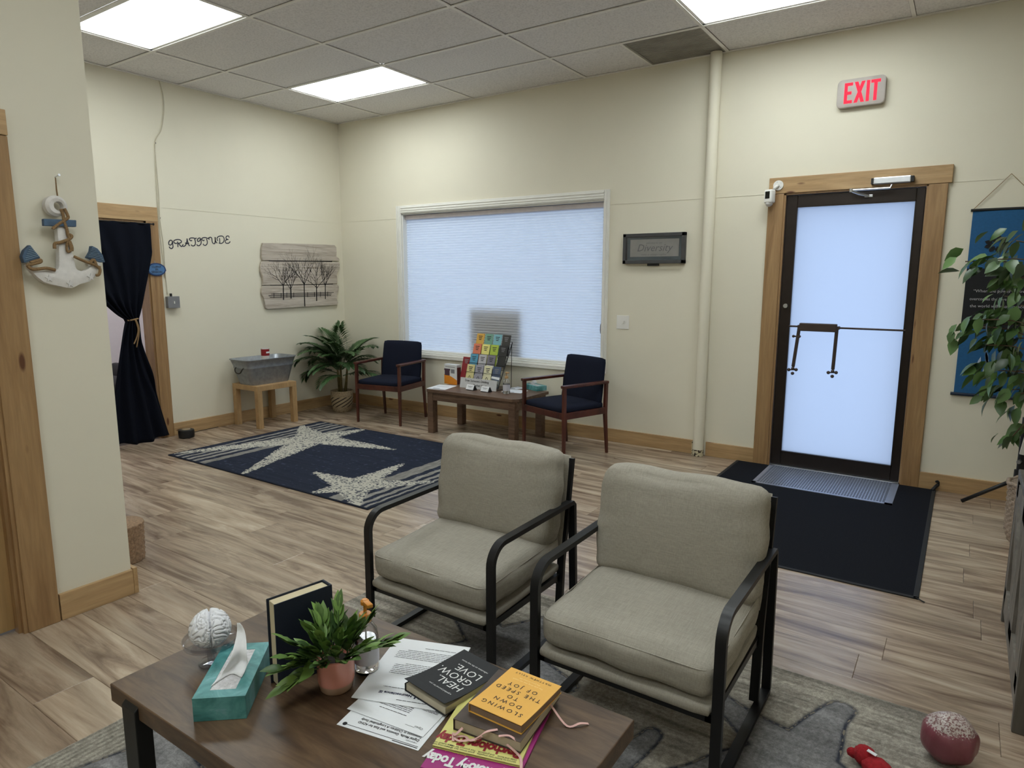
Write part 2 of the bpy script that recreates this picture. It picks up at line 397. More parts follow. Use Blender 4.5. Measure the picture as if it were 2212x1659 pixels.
# ---- ceiling: grid, tiles, light troffers, return grille
AX, BY, CW, CH = .7066, .6229, 1.2192, .6096
ceiling = struct('ceiling', B().box((-.1, YF-.1, H+.045), (XR+.1, .2, H+.1)), plain('dark_plenum', srgb(70,68,66), .9))
xs = [0] + [AX+CW*i for i in range(6) if AX+CW*i < XR-.02] + [XR]
ys = [0] + [-BY-CH*j for j in range(13) if -BY-CH*j > YF+.02] + [YF]
tb = B()
for x in xs[1:-1]: tb.box((x-.012, YF, H-.002), (x+.012, 0, H+.004))
for y in ys[1:-1]: tb.box((0, y-.012, H-.0025), (XR, y+.012, H+.0035))
part('grid_bars', tb, TBAR, ceiling)
part('wall_angle', B().box((0, -.022, H-.003), (XR, 0, H+.003)).box((0, YP, H-.003), (.022, 0, H+.003)).box((XR-.022, YF, H-.003), (XR, 0, H+.003)), TBAR, ceiling)
LIGHTS = {(0,0), (0,3), (3,0), (3,3), (3,6), (3,9)}
tiles = {}
def tile(xa, xb, ya, yb, mat=TILE, name='ceiling_tile', dz=0.0):
    key = (round(xb-xa,3), round(yb-ya,3), mat.name)
    if key not in tiles:
        w, d = key[0], key[1]; o = part(name, B().box((-w/2+.0135, -d/2+.0135, 0), (w/2-.0135, d/2-.0135, .016), .002, seg=1), mat, ceiling, local=True); tiles[key] = o.data
    else: o = link(bpy.data.objects.new(name, tiles[key])); o.parent = ceiling
    o.location = ((xa+xb)/2, (ya+yb)/2, H+.0045+dz+rng.uniform(0, .0015)); return o
fixtures = []
for i in range(len(xs)-1):
    for j in range(len(ys)-1):
        xa, xb, ya, yb = xs[i], xs[i+1], ys[j+1], ys[j]
        if xb < XP and yb < YP: continue
        if (i-1, j-1) in LIGHTS: fixtures.append((xa, xb, ya, yb, i-1, j-1)); continue
        if i == 3 and j == 0:
            xm = (xa+xb)/2; tile(xa, xm, ya, yb); part('grid_bars', B().box((xm-.008, ya, H-.002), (xm+.008, yb, H+.004)), TBAR, ceiling); continue
        tile(xa, xb, ya, yb)
def lensmat():
    ma, nt, N, L, b = newmat('prismatic_light_lens'); N.remove(b); e = N.new('ShaderNodeEmission')
    e.inputs[0].default_value = (.93, 1.0, .99, 1)
    w = N.new('ShaderNodeTexWave'); w.bands_direction = 'Y'; w.inputs['Scale'].default_value = 1.03; w.inputs['Distortion'].default_value = .25
    L.new(coords(nt), w.inputs['Vector'])
    mr = N.new('ShaderNodeMapRange'); L.new(w.outputs['Fac'], mr.inputs[0]); mr.inputs[3].default_value = LIGHT_STRENGTH*.8; mr.inputs[4].default_value = LIGHT_STRENGTH*1.2
    L.new(mr.outputs[0], e.inputs[1]); L.new(e.outputs[0], N['Material Output'].inputs[0]); return ma
LENS = lensmat()
flab = {(0,0): 'lit fluorescent ceiling panel nearest the room corner above the window', (0,3): 'large lit fluorescent ceiling panel partly hidden by the left partition wall',
        (3,0): 'lit fluorescent ceiling panel above the exit door at the top edge', (3,3): 'lit fluorescent ceiling panel above the grey armchairs',
        (3,6): 'lit fluorescent ceiling panel above the coffee table', (3,9): 'lit fluorescent ceiling panel behind the seating area'}
for xa, xb, ya, yb, i, j in fixtures:
    c = ((xa+xb)/2, (ya+yb)/2, H)
    t = thing('ceiling_light', flab[(i,j)], 'light', c, 0, 'fluorescent ceiling panels')
    w, d = (xb-xa)/2-.014, (yb-ya)/2-.014
    fr = B()
    for p, q in (((-w,-d,.004),(w,-d+.018,.02)), ((-w,d-.018,.004),(w,d,.02)), ((-w,-d,.004),(-w+.018,d,.02)), ((w-.018,-d,.004),(w,d,.02))): fr.box(p, q)
    part('frame', fr, TBAR, t, local=True)
    part('lens', B().box((-w+.016, -d+.016, .007), (w-.016, d-.016, .012)), LENS, t, local=True)
# return-air grille by the pipe
gx0 = AX+CW*2.5+.008; gx1 = AX+CW*3-.012
GRILLE = plain('dusty_grey_grille', srgb(150, 146, 139), .8, var=.18, scale=5)
t = thing('return_air_grille', 'square dusty dark grey return-air grille beside the ceiling pipe', 'vent', ((gx0+gx1)/2, -.31, H))
gm = B()
for k in range(24):
    y = -.605+k*.0248; gm.box((gx0+.012, y, H+.006), (gx1-.012, y+.016, H+.012))
part('grille_face', gm, GRILLE, t); part('frame', B().box((gx0, -.612, H+.002), (gx1, -.598, H+.012)).box((gx0, -.026, H+.002), (gx1, -.012, H+.012)).box((gx0, -.612, H+.002), (gx0+.014, -.012, H+.012)).box((gx1-.014, -.612, H+.002), (gx1, -.012, H+.012)), GRILLE, t)
part('backing', B().box((gx0, -.612, H+.014), (gx1, -.012, H+.02)), GRILLE, t)
# light of the annex room
t = thing('annex_ceiling_light', 'ceiling light panel of the room behind the navy curtain', 'light', (-1.4, -2.6, 2.62))
part('lens', B().box((-.5, -.25, -.03), (.5, .25, -.022)), emit('annex_light', (.95,.96,1,1), 13.0), t, local=True)
part('frame', B().box((-.52, -.27, -.022), (.52, .27, 0)), TBAR, t, local=True)
# ---- baseboards (knotty pine)
BH = .117
struct('baseboard_left', B().box((0, -2.14, 0), (.019, -.019, BH), .002).box((0, -3.97, 0), (.019, -3.23, BH), .002), PINEY)
struct('baseboard_back', B().box((0, -.019, 0), (4.238, 0, BH), .002), PINE)
struct('baseboard_back_mid', B().box((4.34, -.019, 0), (4.735, 0, BH), .002), PINE)
struct('baseboard_back_right', B().box((5.868, -.019, 0), (XR, 0, BH), .002), PINE)
struct('baseboard_partition', B().box((XP, -4.275, 0), (XP+.019, YP, BH), .002), PINEY)
struct('baseboard_return', B().box((.3, YP, 0), (XP+.021, YP+.019, BH+.008), .002), PINE)
# ---- window
win = thing('window_1', None, None, ((WX0+WX1)/2, .05, WZ0)); win['kind'] = 'structure'
cas = B
def flute(a, b, axis):
    """moulded casing board: a flat with three raised beads along its length"""
    bb = B().box(a, b, .002); return bb
for nm, a, b in (('casing', (.876,-.018,.612), (.948,0,2.222)), ('casing', (3.352,-.018,.612), (3.402,0,2.222)), ('casing', (.948,-.018,2.14), (3.352,0,2.222)), ('casing', (.948,-.018,.612), (3.352,0,.655))):
    bb = B().box(a, b, .003); hor = (b[0]-a[0]) > .5
    for k in (.18, .42, .72):
        if hor: z = a[2]+(b[2]-a[2])*k; bb.box((a[0], -.024, z-.006), (b[0], -.017, z+.006), .002)
        else: x = a[0]+(b[0]-a[0])*k; bb.box((x-.006, -.024, a[2]), (x+.006, -.017, b[2]), .002)
    part(nm, bb, WHITE, win)
part('jamb', B().box((WX0,0,WZ0), (WX0+.012,.15,WZ1)).box((WX1-.012,0,WZ0), (WX1,.15,WZ1)).box((WX0,0,WZ1-.012), (WX1,.15,WZ1)).box((WX0,-.01,WZ0-.002), (WX1,.15,WZ0+.014)), WHITE, win)
part('pane', B().box((WX0+.012, .118, WZ0), (WX1-.012, .122, WZ1)), PANE, win)
# cellular shade
shd = thing('pleated_blind', 'white cellular pleated blind lowered over the wide window', 'blind', ((WX0+WX1)/2, .03, WZ0+.014))
NP = 54; zt, zb = WZ1-.058, WZ0+.034; b = B(); R = []
for k in range(NP*2+1):
    z = zt+(zb-zt)*k/(NP*2); y = .050 + (.014 if k % 2 else 0.0); R.append((b.bm.verts.new((WX0+.016, y, z)), b.bm.verts.new((WX1-.030, y, z))))
for k in range(NP*2): b.bm.faces.new((R[k][0], R[k][1], R[k+1][1], R[k+1][0]))
part('pleated_fabric', b, SHADE, shd)
HR = plain('shade_rail', srgb(196, 188, 190), .5)
part('headrail', B().box((WX0+.013, .032, WZ1-.06), (WX1-.013, .076, WZ1-.016), .004), HR, shd)
part('bottom_rail', B().box((WX0+.014, .036, zb-.02), (WX1-.026, .074, zb), .004), WHITEPL, shd)
part('pull_cord', B().tube([(WX1-.024, .028, WZ1-.05), (WX1-.023, .026, 1.05)], .0022), WHITEPL, shd)
part('cord_tassel', B().lathe([(.003,.06),(.009,.045),(.011,0.0),(.006,-.03)], (WX1-.023, .024, 1.0), 10), plain('grey_tassel', srgb(130,128,134), .5), shd)
solo('window_poster', B().box((1.815, .092, WZ0+.014), (2.44, .096, 1.15)), plain('poster_board', srgb(150, 134, 118), .8),
     'dark rectangular poster board against the window glass behind the blind', 'poster')
# outside pavement
tag(solo('pavement', B().box((-6, .2, -.2), (12, 14, -.12)), plain('pale_concrete', srgb(190, 196, 206), .85, var=.05, scale=2), None, None), kind='structure')
# ---- glass entrance door
door = thing('door_1', None, None, ((DX0+DX1)/2, .03, 0)); door['kind'] = 'structure'
part('casing', B().box((4.727,-.022,0), (4.838,0,2.088), .003), PINEV, door)
part('casing', B().box((5.758,-.022,0), (5.868,0,2.088), .003), PINEV, door)
part('casing', B().box((4.727,-.024,2.09), (5.888,0,2.207), .003), PINE, door)
part('jamb', B().box((4.838,-.012,0), (4.852,.16,2.09)).box((5.746,-.012,0), (5.76,.16,2.09)).box((4.838,-.012,2.078), (5.76,.16,2.09)), PINEV, door)
part('threshold', B().box((4.852,-.02,0), (5.746,.14,.012), .003), CHROME, door)
dy0, dy1 = .006, .05
part('stile', B().box((4.855,dy0,.014), (4.932,dy1,2.075), .004), BRONZE, door)
part('stile', B().box((5.690,dy0,.014), (5.743,dy1,2.075), .004), BRONZE, door)
part('rail', B().box((4.932,dy0,1.99), (5.690,dy1,2.075), .004), BRONZE, door)
part('rail', B().box((4.932,dy0,.014), (5.690,dy1,.125), .004), BRONZE, door)
part('glazing_bead', B().box((4.926,.002,.118), (5.696,.008,.126)).box((4.926,.002,1.984), (5.696,.008,1.992)).box((4.926,.002,.118), (4.934,.008,1.992)).box((5.686,.002,.118), (5.694,.008,1.992)), BRONZE, door)
part('pane', B().box((4.932,.026,.125), (5.690,.030,1.99)), FROST, door)
# push hardware
part('muntin_bar', B().cyl((4.93,.0,1.105), (5.70,.0,1.105), .007, n=10), BRONZE2, door)
pb = B().box((5.012,-.055,1.075), (5.27,-.02,1.135), .006); pb.box((5.00,-.05,1.095), (5.012,0,1.118)); pb.box((5.27,-.05,1.095), (5.285,0,1.118))
pp = part('push_paddle', pb, BRONZE2, door)
for x0, x1 in ((5.010, 4.985), (5.268, 5.262)):
    b = B().cyl((x0,-.03,1.10), (x1,-.03,.80), .0125, n=12)
    rd = part('push_rod', b, BRONZE2, door)
    k = B()
    for dx, dz in ((-.028,0), (.024,.004), (.0,-.026), (.0,.012)): k.add(bmesh.new()); bmesh.ops.create_icosphere(k.bm, subdivisions=2, radius=.013, matrix=Matrix.Translation((x1+dx,-.035,.775+dz)))
    k.cyl((x1-.04,-.035,.775), (x1+.03,-.035,.779), .005, n=8).cyl((x1,-.03,.80), (x1,0.0,.78), .007, n=8)
    part('knob_cluster', k, BRONZE2, rd, smooth=True)
k = B(); k.cyl((4.968,-.035,1.032), (5.02,-.035,1.032), .006, n=8)
for dx in (-.02, .022): bmesh.ops.create_icosphere(k.bm, subdivisions=2, radius=.011, matrix=Matrix.Translation((4.994+dx,-.035,1.032)))
part('turn_knob', k, BRONZE2, door, smooth=True)
part('lock_cylinder', B().cyl((4.896,.01,1.258), (4.896,-.012,1.258), .016, n=20), CHROME, door, smooth=30)
# closer
cl = part('closer_body', B().box((5.43,-.075,2.105), (5.655,-.024,2.150), .006), CHROME, door)
part('closer_end', B().box((5.415,-.07,2.108), (5.43,-.026,2.147), .002).box((5.655,-.07,2.108), (5.672,-.026,2.147), .002), BLACKP, cl)
part('closer_arm', B().tube([(5.545,-.06,2.10), (5.535,-.07,2.075), (5.30,-.10,2.072)], .007).tube([(5.305,-.10,2.066), (5.345,-.06,2.05), (5.40,-.01,2.038)], .0085).cyl((5.30,-.10,2.06), (5.30,-.10,2.082), .012), CHROME, door, smooth=40)
part('closer_foot', B().box((5.375,-.004,2.028), (5.425,.006,2.046), .002), CHROME, door)
# ---- wooden door at the far left
d2 = thing('door_2', None, None, (XP-.06, (PY0+PY1)/2, 0)); d2['kind'] = 'structure'
part('casing', B().box((XP, PY1-.004, 0), (XP+.02, -4.28, 1.993), .003), PINEV, d2)
part('casing', B().box((XP, PY0-.11, 0), (XP+.02, PY0+.004, 1.993), .003), PINEV, d2)
part('casing', B().box((XP, PY0-.12, 1.995), (XP+.022, -4.278, 2.09), .003), PINEY, d2)
part('jamb', B().box((XP-.13, PY1-.018, 0), (XP+.012, PY1, PZ)).box((XP-.13, PY0, 0), (XP+.012, PY0+.018, PZ)).box((XP-.13, PY0, PZ-.018), (XP+.012, PY1, PZ)), PINEV, d2)
part('stop', B().box((XP-.05, PY1-.03, 0), (XP-.01, PY1-.018, PZ-.018)), PINEV, d2)
part('leaf', B().box((XP-.085, PY0+.02, .012), (XP-.045, PY1-.02, PZ-.02), .002), wood('oak_door', [(.25, srgb(148,115,72)), (.5, srgb(172,139,93)), (.75, srgb(188,156,108))], (7, 7, .9), .42), d2)
# ---- doorway with the curtain: pine casing
dw = thing('door_3', None, None, (0, (LY0+LY1)/2, 0)); dw['kind'] = 'structure'
part('casing', B().box((0, LY1-.002, 0), (.02, -2.140, LZ), .003), PINEV, dw)
part('casing', B().box((0, LY0-.105, 0), (.02, LY0+.002, LZ), .003), PINEV, dw)
part('casing', B().box((0, LY0-.105, LZ), (.021, -2.138, 2.074), .003), PINEY, dw)
part('jamb', B().box((-.14, LY1-.016, 0), (.008, LY1, LZ)).box((-.14, LY0, 0), (.008, LY0+.016, LZ)).box((-.14, LY0, LZ-.016), (.008, LY1, LZ)), PINEV, dw)
# ---- painted steel pipe
pip = thing('wall_pipe', 'cream painted vertical pipe on the wall left of the exit door', 'pipe', (4.287, -.045, 0))
part('shaft', B().cyl((0,0,.05), (0,0,H), .0435, n=28), WALL, pip, local=True, smooth=40)
RUST = newmat('chipped_paint'); 
nt = RUST[1]; f = noise(nt, coords(nt), 42, 3, .5)
nt.links.new(ramp(nt, f, [(.45, srgb(52,40,28)), (.5, srgb(196,186,156))]), RUST[4].inputs['Base Color']); RUST[4].inputs['Roughness'].default_value = .7
part('chipped_foot', B().cyl((0,0,0), (0,0,.055), .0445, n=28).box((-.048,-.02,0), (-.042,.043,.12)), RUST[0], pip, local=True)
# ================================================================ FURNITURE
def cushion_bm(w, d, h, r, puff=.012, n=14, seed=0, wr=.0, sag=None):
    """soft rounded box centred on the origin with bulging faces and light wrinkles"""
    bm = bmesh.new(); bmesh.ops.create_cube(bm, size=2); bmesh.ops.subdivide_edges(bm, edges=bm.edges, cuts=n, use_grid_fill=True)
    R_ = random.Random(seed); ph = [R_.uniform(0, 6.28) for _ in range(12)]
    a = Vector((w/2, d/2, h/2))
    for v in bm.verts:
        p = v.co.copy(); q = Vector((p.x*a.x, p.y*a.y, p.z*a.z))
        c = Vector([max(-a[i]+r, min(a[i]-r, q[i])) for i in range(3)]); dd = q-c
        if dd.length > 1e-9: q = c + dd.normalized()*min(r, max(abs(dd[i]) for i in range(3)))
        q.z += (1 if p.z > 0 else -1)*puff*max(0, 1-p.x**2)*max(0, 1-p.y**2)*abs(p.z)**3
        q.x += (1 if p.x > 0 else -1)*puff*.5*max(0, 1-p.z**2)*max(0, 1-p.y**2)*abs(p.x)**3
        q.y += (1 if p.y > 0 else -1)*puff*.5*max(0, 1-p.z**2)*max(0, 1-p.x**2)*abs(p.y)**3
        if wr:
            ed = max(abs(p.x), abs(p.y)); k = wr*ed**3
            q.z += k*(math.sin(9*p.x+ph[0]+3*p.y)*.5 + math.sin(17*p.y+ph[1]-4*p.x)*.35)*abs(p.z)
            q.y += .4*wr*math.sin(7*p.x+ph[2]); q.x += .4*wr*math.sin(8*p.y+ph[3])
        if sag: q = sag(p, q)
        v.co = q
    return bm
def ringpath(w, d, r, z, n=6, puffx=0.0):
    out = []
    for sx, sy, a0 in ((1,1,0), (-1,1,90), (-1,-1,180), (1,-1,270)):
        for k in range(n+1):
            a = math.radians(a0+90*k/n); out.append(Vector((sx*(w/2-r)+r*math.cos(a), sy*(d/2-r)+r*math.sin(a), z)))
    return out
def armchair(name, label, loc, rz, seed):
    """low lounge chair: two bent flat-bar side loops, sling frame, seat and back cushion. front is local -y; x width .625, y from 0 (rear) to -.61"""
    t = thing(name, label, 'armchair', loc, rz, 'grey armchairs by the coffee table')
    Wd, bw, th = .625, .030, .018
    AH = .553; yf, yr = -.61, 0.0
    def bar(b, path, x, closed=False):
        """flat bar (bw wide in x, th thick) along a (y,z) path"""
        R = []; n = len(path)
        for i, p in enumerate(path):
            a = path[i-1] if (i or closed) else path[i]; c = path[(i+1) % n] if (i < n-1 or closed) else path[i]
            d = Vector((0, c[0]-a[0], c[1]-a[1])).normalized(); nn = Vector((0, -d.z, d.y))*th/2
            q = Vector((x, p[0], p[1])); R.append([b.bm.verts.new(q+nn+Vector((-bw/2,0,0))), b.bm.verts.new(q+nn+Vector((bw/2,0,0))), b.bm.verts.new(q-nn+Vector((bw/2,0,0))), b.bm.verts.new(q-nn+Vector((-bw/2,0,0)))])
        for i in range(n if closed else n-1):
            for k in range(4): b.bm.faces.new((R[i][k], R[i][(k+1)%4], R[(i+1)%n][(k+1)%4], R[(i+1)%n][k]))
        if not closed: b.bm.faces.new(R[0][::-1]); b.bm.faces.new(R[-1])
    r = .075
    loop = [(yr-.012, th/2), (yr-.002, th/2+.01)]
    loop += [(yr-.03, AH-th/2-.012), (yr-.042, AH-th/2)]
    for k in range(0, 9): a = math.radians(90+90*k/8); loop.append((yf+th/2+r+r*math.cos(a), AH-th/2-.004-r+r*math.sin(a)))
    loop += [(yf+th/2, .02), (yf+th/2+.012, th/2)]
    for s in (-1, 1):
        b = B(); bar(b, loop, s*(Wd/2-bw/2), True)
        part('side_frame', b, BLACKM, t, local=True, smooth=30)
        b = B(); bar(b, [(-.105, th), (-.085, .30), (-.018, .722)], s*(Wd/2-bw*1.05))
        part('back_upright', b, BLACKM, t, local=True)
    fx = Wd/2-bw
    part('seat_frame', B().box((-fx,-.60,.225), (fx,-.58,.252)).box((-fx,-.12,.215), (fx,-.10,.242)).box((-fx,-.6,.225), (-fx+.02,-.10,.25)).box((fx-.02,-.6,.225), (fx,-.10,.25)), BLACKM, t, local=True)
    part('back_rail', B().box((-fx,-.030,.685), (fx,-.014,.71)), BLACKM, t, local=True)
    bm = cushion_bm(fx*2-.004, .525, .042, .019, .004, 10, seed+5); b = B(); b.add(bm, T((0,-.352,.268), (.03,0,0)))
    part('seat_base_pad', b, LINEN, t, local=True, smooth='all')
    bm = cushion_bm(fx*2-.004, .535, .115, .040, .018, 16, seed, .006)
    M4 = T((0,-.345,.352), (.045,0,0)); b = B(); b.add(bm, M4)
    sc = part('seat_cushion', b, LINEN, t, local=True, smooth='all')
    pp = B(); pp.tube([M4 @ p for p in ringpath(fx*2-.012, .527, .04, .040)], .0022, 5, True); part('piping', pp, LINEN, sc, local=True, smooth='all')
    # sling behind the back cushion
    b = B(); b.add(cushion_bm(fx*2-.002, .405, .026, .011, .002, 8, seed+9), T((0,-.050,.535), (math.radians(80.5),0,0)))
    part('back_sling', b, LINEN, t, local=True, smooth='all')
    def soft(p, q):
        q.z += .012*math.cos(p.x*1.4+.5)*(p.y > .6)*0; q.y += (-.010*(1-abs(p.x)**2) if p.y > 0 else 0) + (.018*(abs(p.x) > .82)*(p.y > .8)*0); return q
    bm = cushion_bm(fx*2+.006, .400, .135, .050, .026, 18, seed+2, .008, soft)
    M4 = T((0,-.138,.582), (math.radians(80.5),0,0)); b = B(); b.add(bm, M4)
    part('back_cushion', b, LINEN, t, local=True, smooth='all')
    return t
RUGZ = .010
armchair('armchair', 'grey linen armchair on black metal frame, nearer the starfish rug', (4.470, -3.055, RUGZ), 0.0, 3)
armchair('armchair', 'grey linen armchair on black metal frame, nearer the black door mat', (5.2725, -3.098, RUGZ), 0.0, 21)

# ---- guest chairs
def guest_chair():
    t = thing('guest_chair', 'navy guest chair with mahogany arms beside the palm', 'chair', (0,0,0), 0, 'navy waiting chairs by the window')
    w, d = .255, .23                                  # leg centres
    for s in (-1, 1):
        f = B(); f.tube([(s*w,-d,0), (s*w,-d,.35), (s*w,-d,.60)], [.013,.019,.018], 4); part('leg', f, MAHOG, t, local=True)
        r_ = B(); r_.tube([(s*w,d+.03,0), (s*w,d,.34), (s*w,d+.005,.60)], [.013,.019,.018], 4); part('leg', r_, MAHOG, t, local=True)
        a = B().box((s*w-.022,-d-.024,.598), (s*w+.022,d+.02,.622), .006); part('armrest', a, MAHOG, t, local=True)
        part('side_rail', B().box((s*w-.012,-d,.345), (s*w+.012,d,.398), .003), MAHOG, t, local=True)
    part('front_rail', B().box((-w,-d-.012,.345), (w,-d+.012,.398), .003), MAHOG, t, local=True)
    part('rear_rail', B().box((-w,d-.012,.345), (w,d+.012,.398), .003), MAHOG, t, local=True)
    b = B(); b.add(cushion_bm(.49,.455,.06,.024,.014,10,4), T((0,-.005,.415))); part('seat', b, NAVYF, t, local=True, smooth='all')
    def taper(p, q): q.x *= 1-.05*(p.y+1)/2; q.z += -.025*(1-p.x**2)*0; return q
    b = B(); b.add(cushion_bm(.475,.40,.055,.022,.01,10,6,0,taper), T((0,.215,.605), (math.radians(82),0,0))); part('backrest', b, NAVYF, t, local=True, smooth='all')
    return t
gc = guest_chair(); gc.location = (1.175, -.462, 0); gc.rotation_euler.z = math.radians(10.5); ROOTM[gc.name] = T(gc.location, gc.rotation_euler)
dup(gc, (3.295, -.565, 0), math.radians(-18.5), 'navy guest chair with mahogany arms right of the brown magazine table')

# ---- brown waiting table
t = thing('waiting_table', 'low brown laminate table with brochures between the navy guest chairs', 'table', (2.375, -.42, 0))
TZ = .424; tx0, tx1, ty0, ty1 = 1.855, 2.895, -.70, -.155
part('tabletop', B().prism([(tx0+.02,ty0,TZ),(tx1-.05,ty0,TZ),(tx1,ty0+.05,TZ),(tx1,ty1,TZ),(tx0,ty1,TZ),(tx0,ty0+.02,TZ)], (0,0,-.028), .003), WTABLE, t)
for x in (tx0+.045, tx1-.06):
    for y in (ty0+.05, ty1-.05): part('leg', B().box((x-.034,y-.034,0), (x+.034,y+.034,TZ-.028), .004), WTABLE, t)
part('apron', B().box((tx0+.03,ty0+.02,TZ-.105), (tx1-.03,ty0+.042,TZ-.028)), WTABLE, t)
part('apron', B().box((tx0+.03,ty1-.042,TZ-.105), (tx1-.03,ty1-.02,TZ-.028)), WTABLE, t)
part('apron', B().box((tx0+.015,ty0+.03,TZ-.105), (tx0+.037,ty1-.03,TZ-.028)), WTABLE, t)
part('apron', B().box((tx1-.037,ty0+.03,TZ-.105), (tx1-.015,ty1-.03,TZ-.028)), WTABLE, t)

# ---- birch side table with galvanised tub
t = thing('side_table', 'small square birch side table holding the metal tub', 'table', (.235, -1.295, 0))
sx0, sx1, sy0, sy1, SZ = .032, .438, -1.525, -1.068, .42
part('tabletop', B().box((sx0,sy0,SZ-.05), (sx1,sy1,SZ), .002), BIRCH, t)
for x in (sx0, sx1-.052):
    for y in (sy0, sy1-.052): part('leg', B().box((x,y,0), (x+.052,y+.052,SZ-.05), .002), BIRCH, t)
t = thing('metal_tub', 'flared galvanised metal tub standing on the birch side table', 'tub', (.235, -1.295, SZ))
def rr(w, d, r, n=6): return [Vector((p.x, p.y)) for p in ringpath(w, d, r, 0, n)]
b = B(); R = []
def ringv(w, d, r, z): return [b.bm.verts.new((p.x, p.y, z)) for p in rr(w, d, r)]
prof = [(.28,.42,.0,.05),(.29,.435,.02,.05),(.335,.52,.155,.06),(.338,.524,.158,.06),(.344,.530,.166,.06),(.338,.526,.174,.06),(.362,.575,.235,.065),(.378,.592,.240,.068),(.376,.590,.246,.068),(.350,.564,.238,.062),(.27,.41,.012,.045)]
# tub is slightly shallower front to back than it is long
prof = [(w*.86, d*1.03, z*1.04, r) for w, d, z, r in prof]
for w, d, z, r in prof: R.append(ringv(w, d, r, z))
for i in range(len(R)-1):
    for k in range(len(R[0])): b.bm.faces.new((R[i][k], R[i][(k+1)%len(R[0])], R[i+1][(k+1)%len(R[0])], R[i+1][k]))
b.bm.faces.new(R[0][::-1]); b.bm.faces.new(R[-1])
part('body', b, GALV, t, local=True, smooth=50)
for s in (-1, 1):
    hb = B().tube(catmull([(-.055,s*.252,.185),(-.058,s*.285,.16),(-.03,s*.292,.125),(.03,s*.292,.125),(.058,s*.285,.16),(.055,s*.252,.185)], 5), .006, 8).cyl((-.07,s*.25,.19), (-.04,s*.25,.19), .008).cyl((.07,s*.25,.19), (.04,s*.25,.19), .008)
    part('handle', hb, plain('dark_iron', srgb(60,56,52), .5, .6) if s < 0 else MATS['dark_iron'], t, local=True, smooth=40)
t = thing('candle_jar', 'small glass jar with red label standing in the metal tub', 'jar', (.235, -1.27, SZ+.0125))
part('glass', B().lathe([(.038,0),(.04,.01),(.04,.324),(.037,.33),(.034,.322),(.034,.02)], (0,0,0), 24), plain('milky_glass', srgb(196,190,186), .25), t, local=True, smooth=50)
lb = part('label', B().lathe([(.0408,.256),(.0408,.322)], (0,0,0), 24, cap=False), plain('red_label', srgb(140,24,30), .5), t, local=True, smooth=50)
part('label_mark', B().box((.0405,-.018,.281), (.0425,.02,.297)), PAPER, lb, local=True)

# ---- coffee table
t = thing('coffee_table', 'dark walnut coffee table with black metal legs in front of the armchairs', 'table', (4.905, -4.39, RUGZ))
CZ = .45; cx0, cx1, cy0, cy1 = 4.338, 5.487, -4.698, -4.082
part('tabletop', B().box((cx0,cy0,CZ-.048), (cx1,cy1,CZ), .003), WALNUT, t)
for x in (cx0+.075, cx1-.14):
    for s, y in ((-1, cy0), (1, cy1)):
        b = B(); w = .062
        b.prism([(x, y+s*.010, RUGZ), (x, y+s*.010, CZ-.022), (x, y-s*.012, CZ-.002), (x, y-s*.03, CZ-.05), (x, y-s*.03, RUGZ)], (w, 0, 0), .002)
        part('leg', b, BLACKM, t)
    part('cross_bar', B().box((x+.01, cy0+.02, CZ-.075), (x+.052, cy1-.02, CZ-.048)), BLACKM, t)
part('apron', B().box((cx0+.10, cy0+.03, CZ-.08), (cx1-.10, cy0+.05, CZ-.048)), WALNUT, t)

# ---- grey sideboard at the right edge
GREYW = wood('weathered_grey_wood', [(.25, srgb(84,78,72)), (.5, srgb(112,106,98)), (.75, srgb(136,130,122))], (14, 14, 2.5), .5)
GREYD = wood('dark_grey_wood', [(.25, srgb(62,58,54)), (.5, srgb(86,81,75)), (.75, srgb(104,98,91))], (14, 14, 2.5), .5)
t = thing('sideboard', 'weathered grey farmhouse sideboard cut by the right photo edge', 'sideboard', (6.52, -2.41, 0))
kx, ky0, ky1, kz = 6.282, -2.86, -1.965, .64
part('end_panel', B().box((kx,ky0,.0), (6.80,ky0+.035,kz), .004), GREYD, t)
part('end_panel', B().box((kx,ky1-.035,.0), (6.80,ky1,kz), .004), GREYD, t)
part('top', B().box((kx,ky0-.01,kz), (6.82,ky1+.015,kz+.03), .004), GREYD, t)
part('back_panel', B().box((6.78,ky0+.035,.05), (6.795,ky1-.035,kz)), GREYD, t)
part('base_rail', B().box((kx+.004,ky0+.035,.05), (kx+.03,ky1-.035,.11)), GREYW, t)
for y0, y1 in ((ky0+.04, -2.415), (-2.41, ky1-.04)):
    d = part('cabinet_door', B().box((kx+.012,y0,.115), (kx+.03,y1,kz-.01), .002), GREYW, t)
    part('door_frame', B().box((kx,y0,.115), (kx+.012,y0+.06,kz-.01)).box((kx,y1-.06,.115), (kx+.012,y1,kz-.01)).box((kx,y0,.115), (kx+.012,y1,.17)).box((kx,y0,kz-.07), (kx+.012,y1,kz-.01)), GREYW, d)
    ym = (y0+y1)/2
    part('brace', B().prism([(kx,y0+.06,.17), (kx,y0+.11,.17), (kx,y1-.06,kz-.13), (kx,y1-.06,kz-.07), (kx,y1-.10,kz-.07), (kx,y0+.06,.23)], (.012,0,0)), GREYW, d)

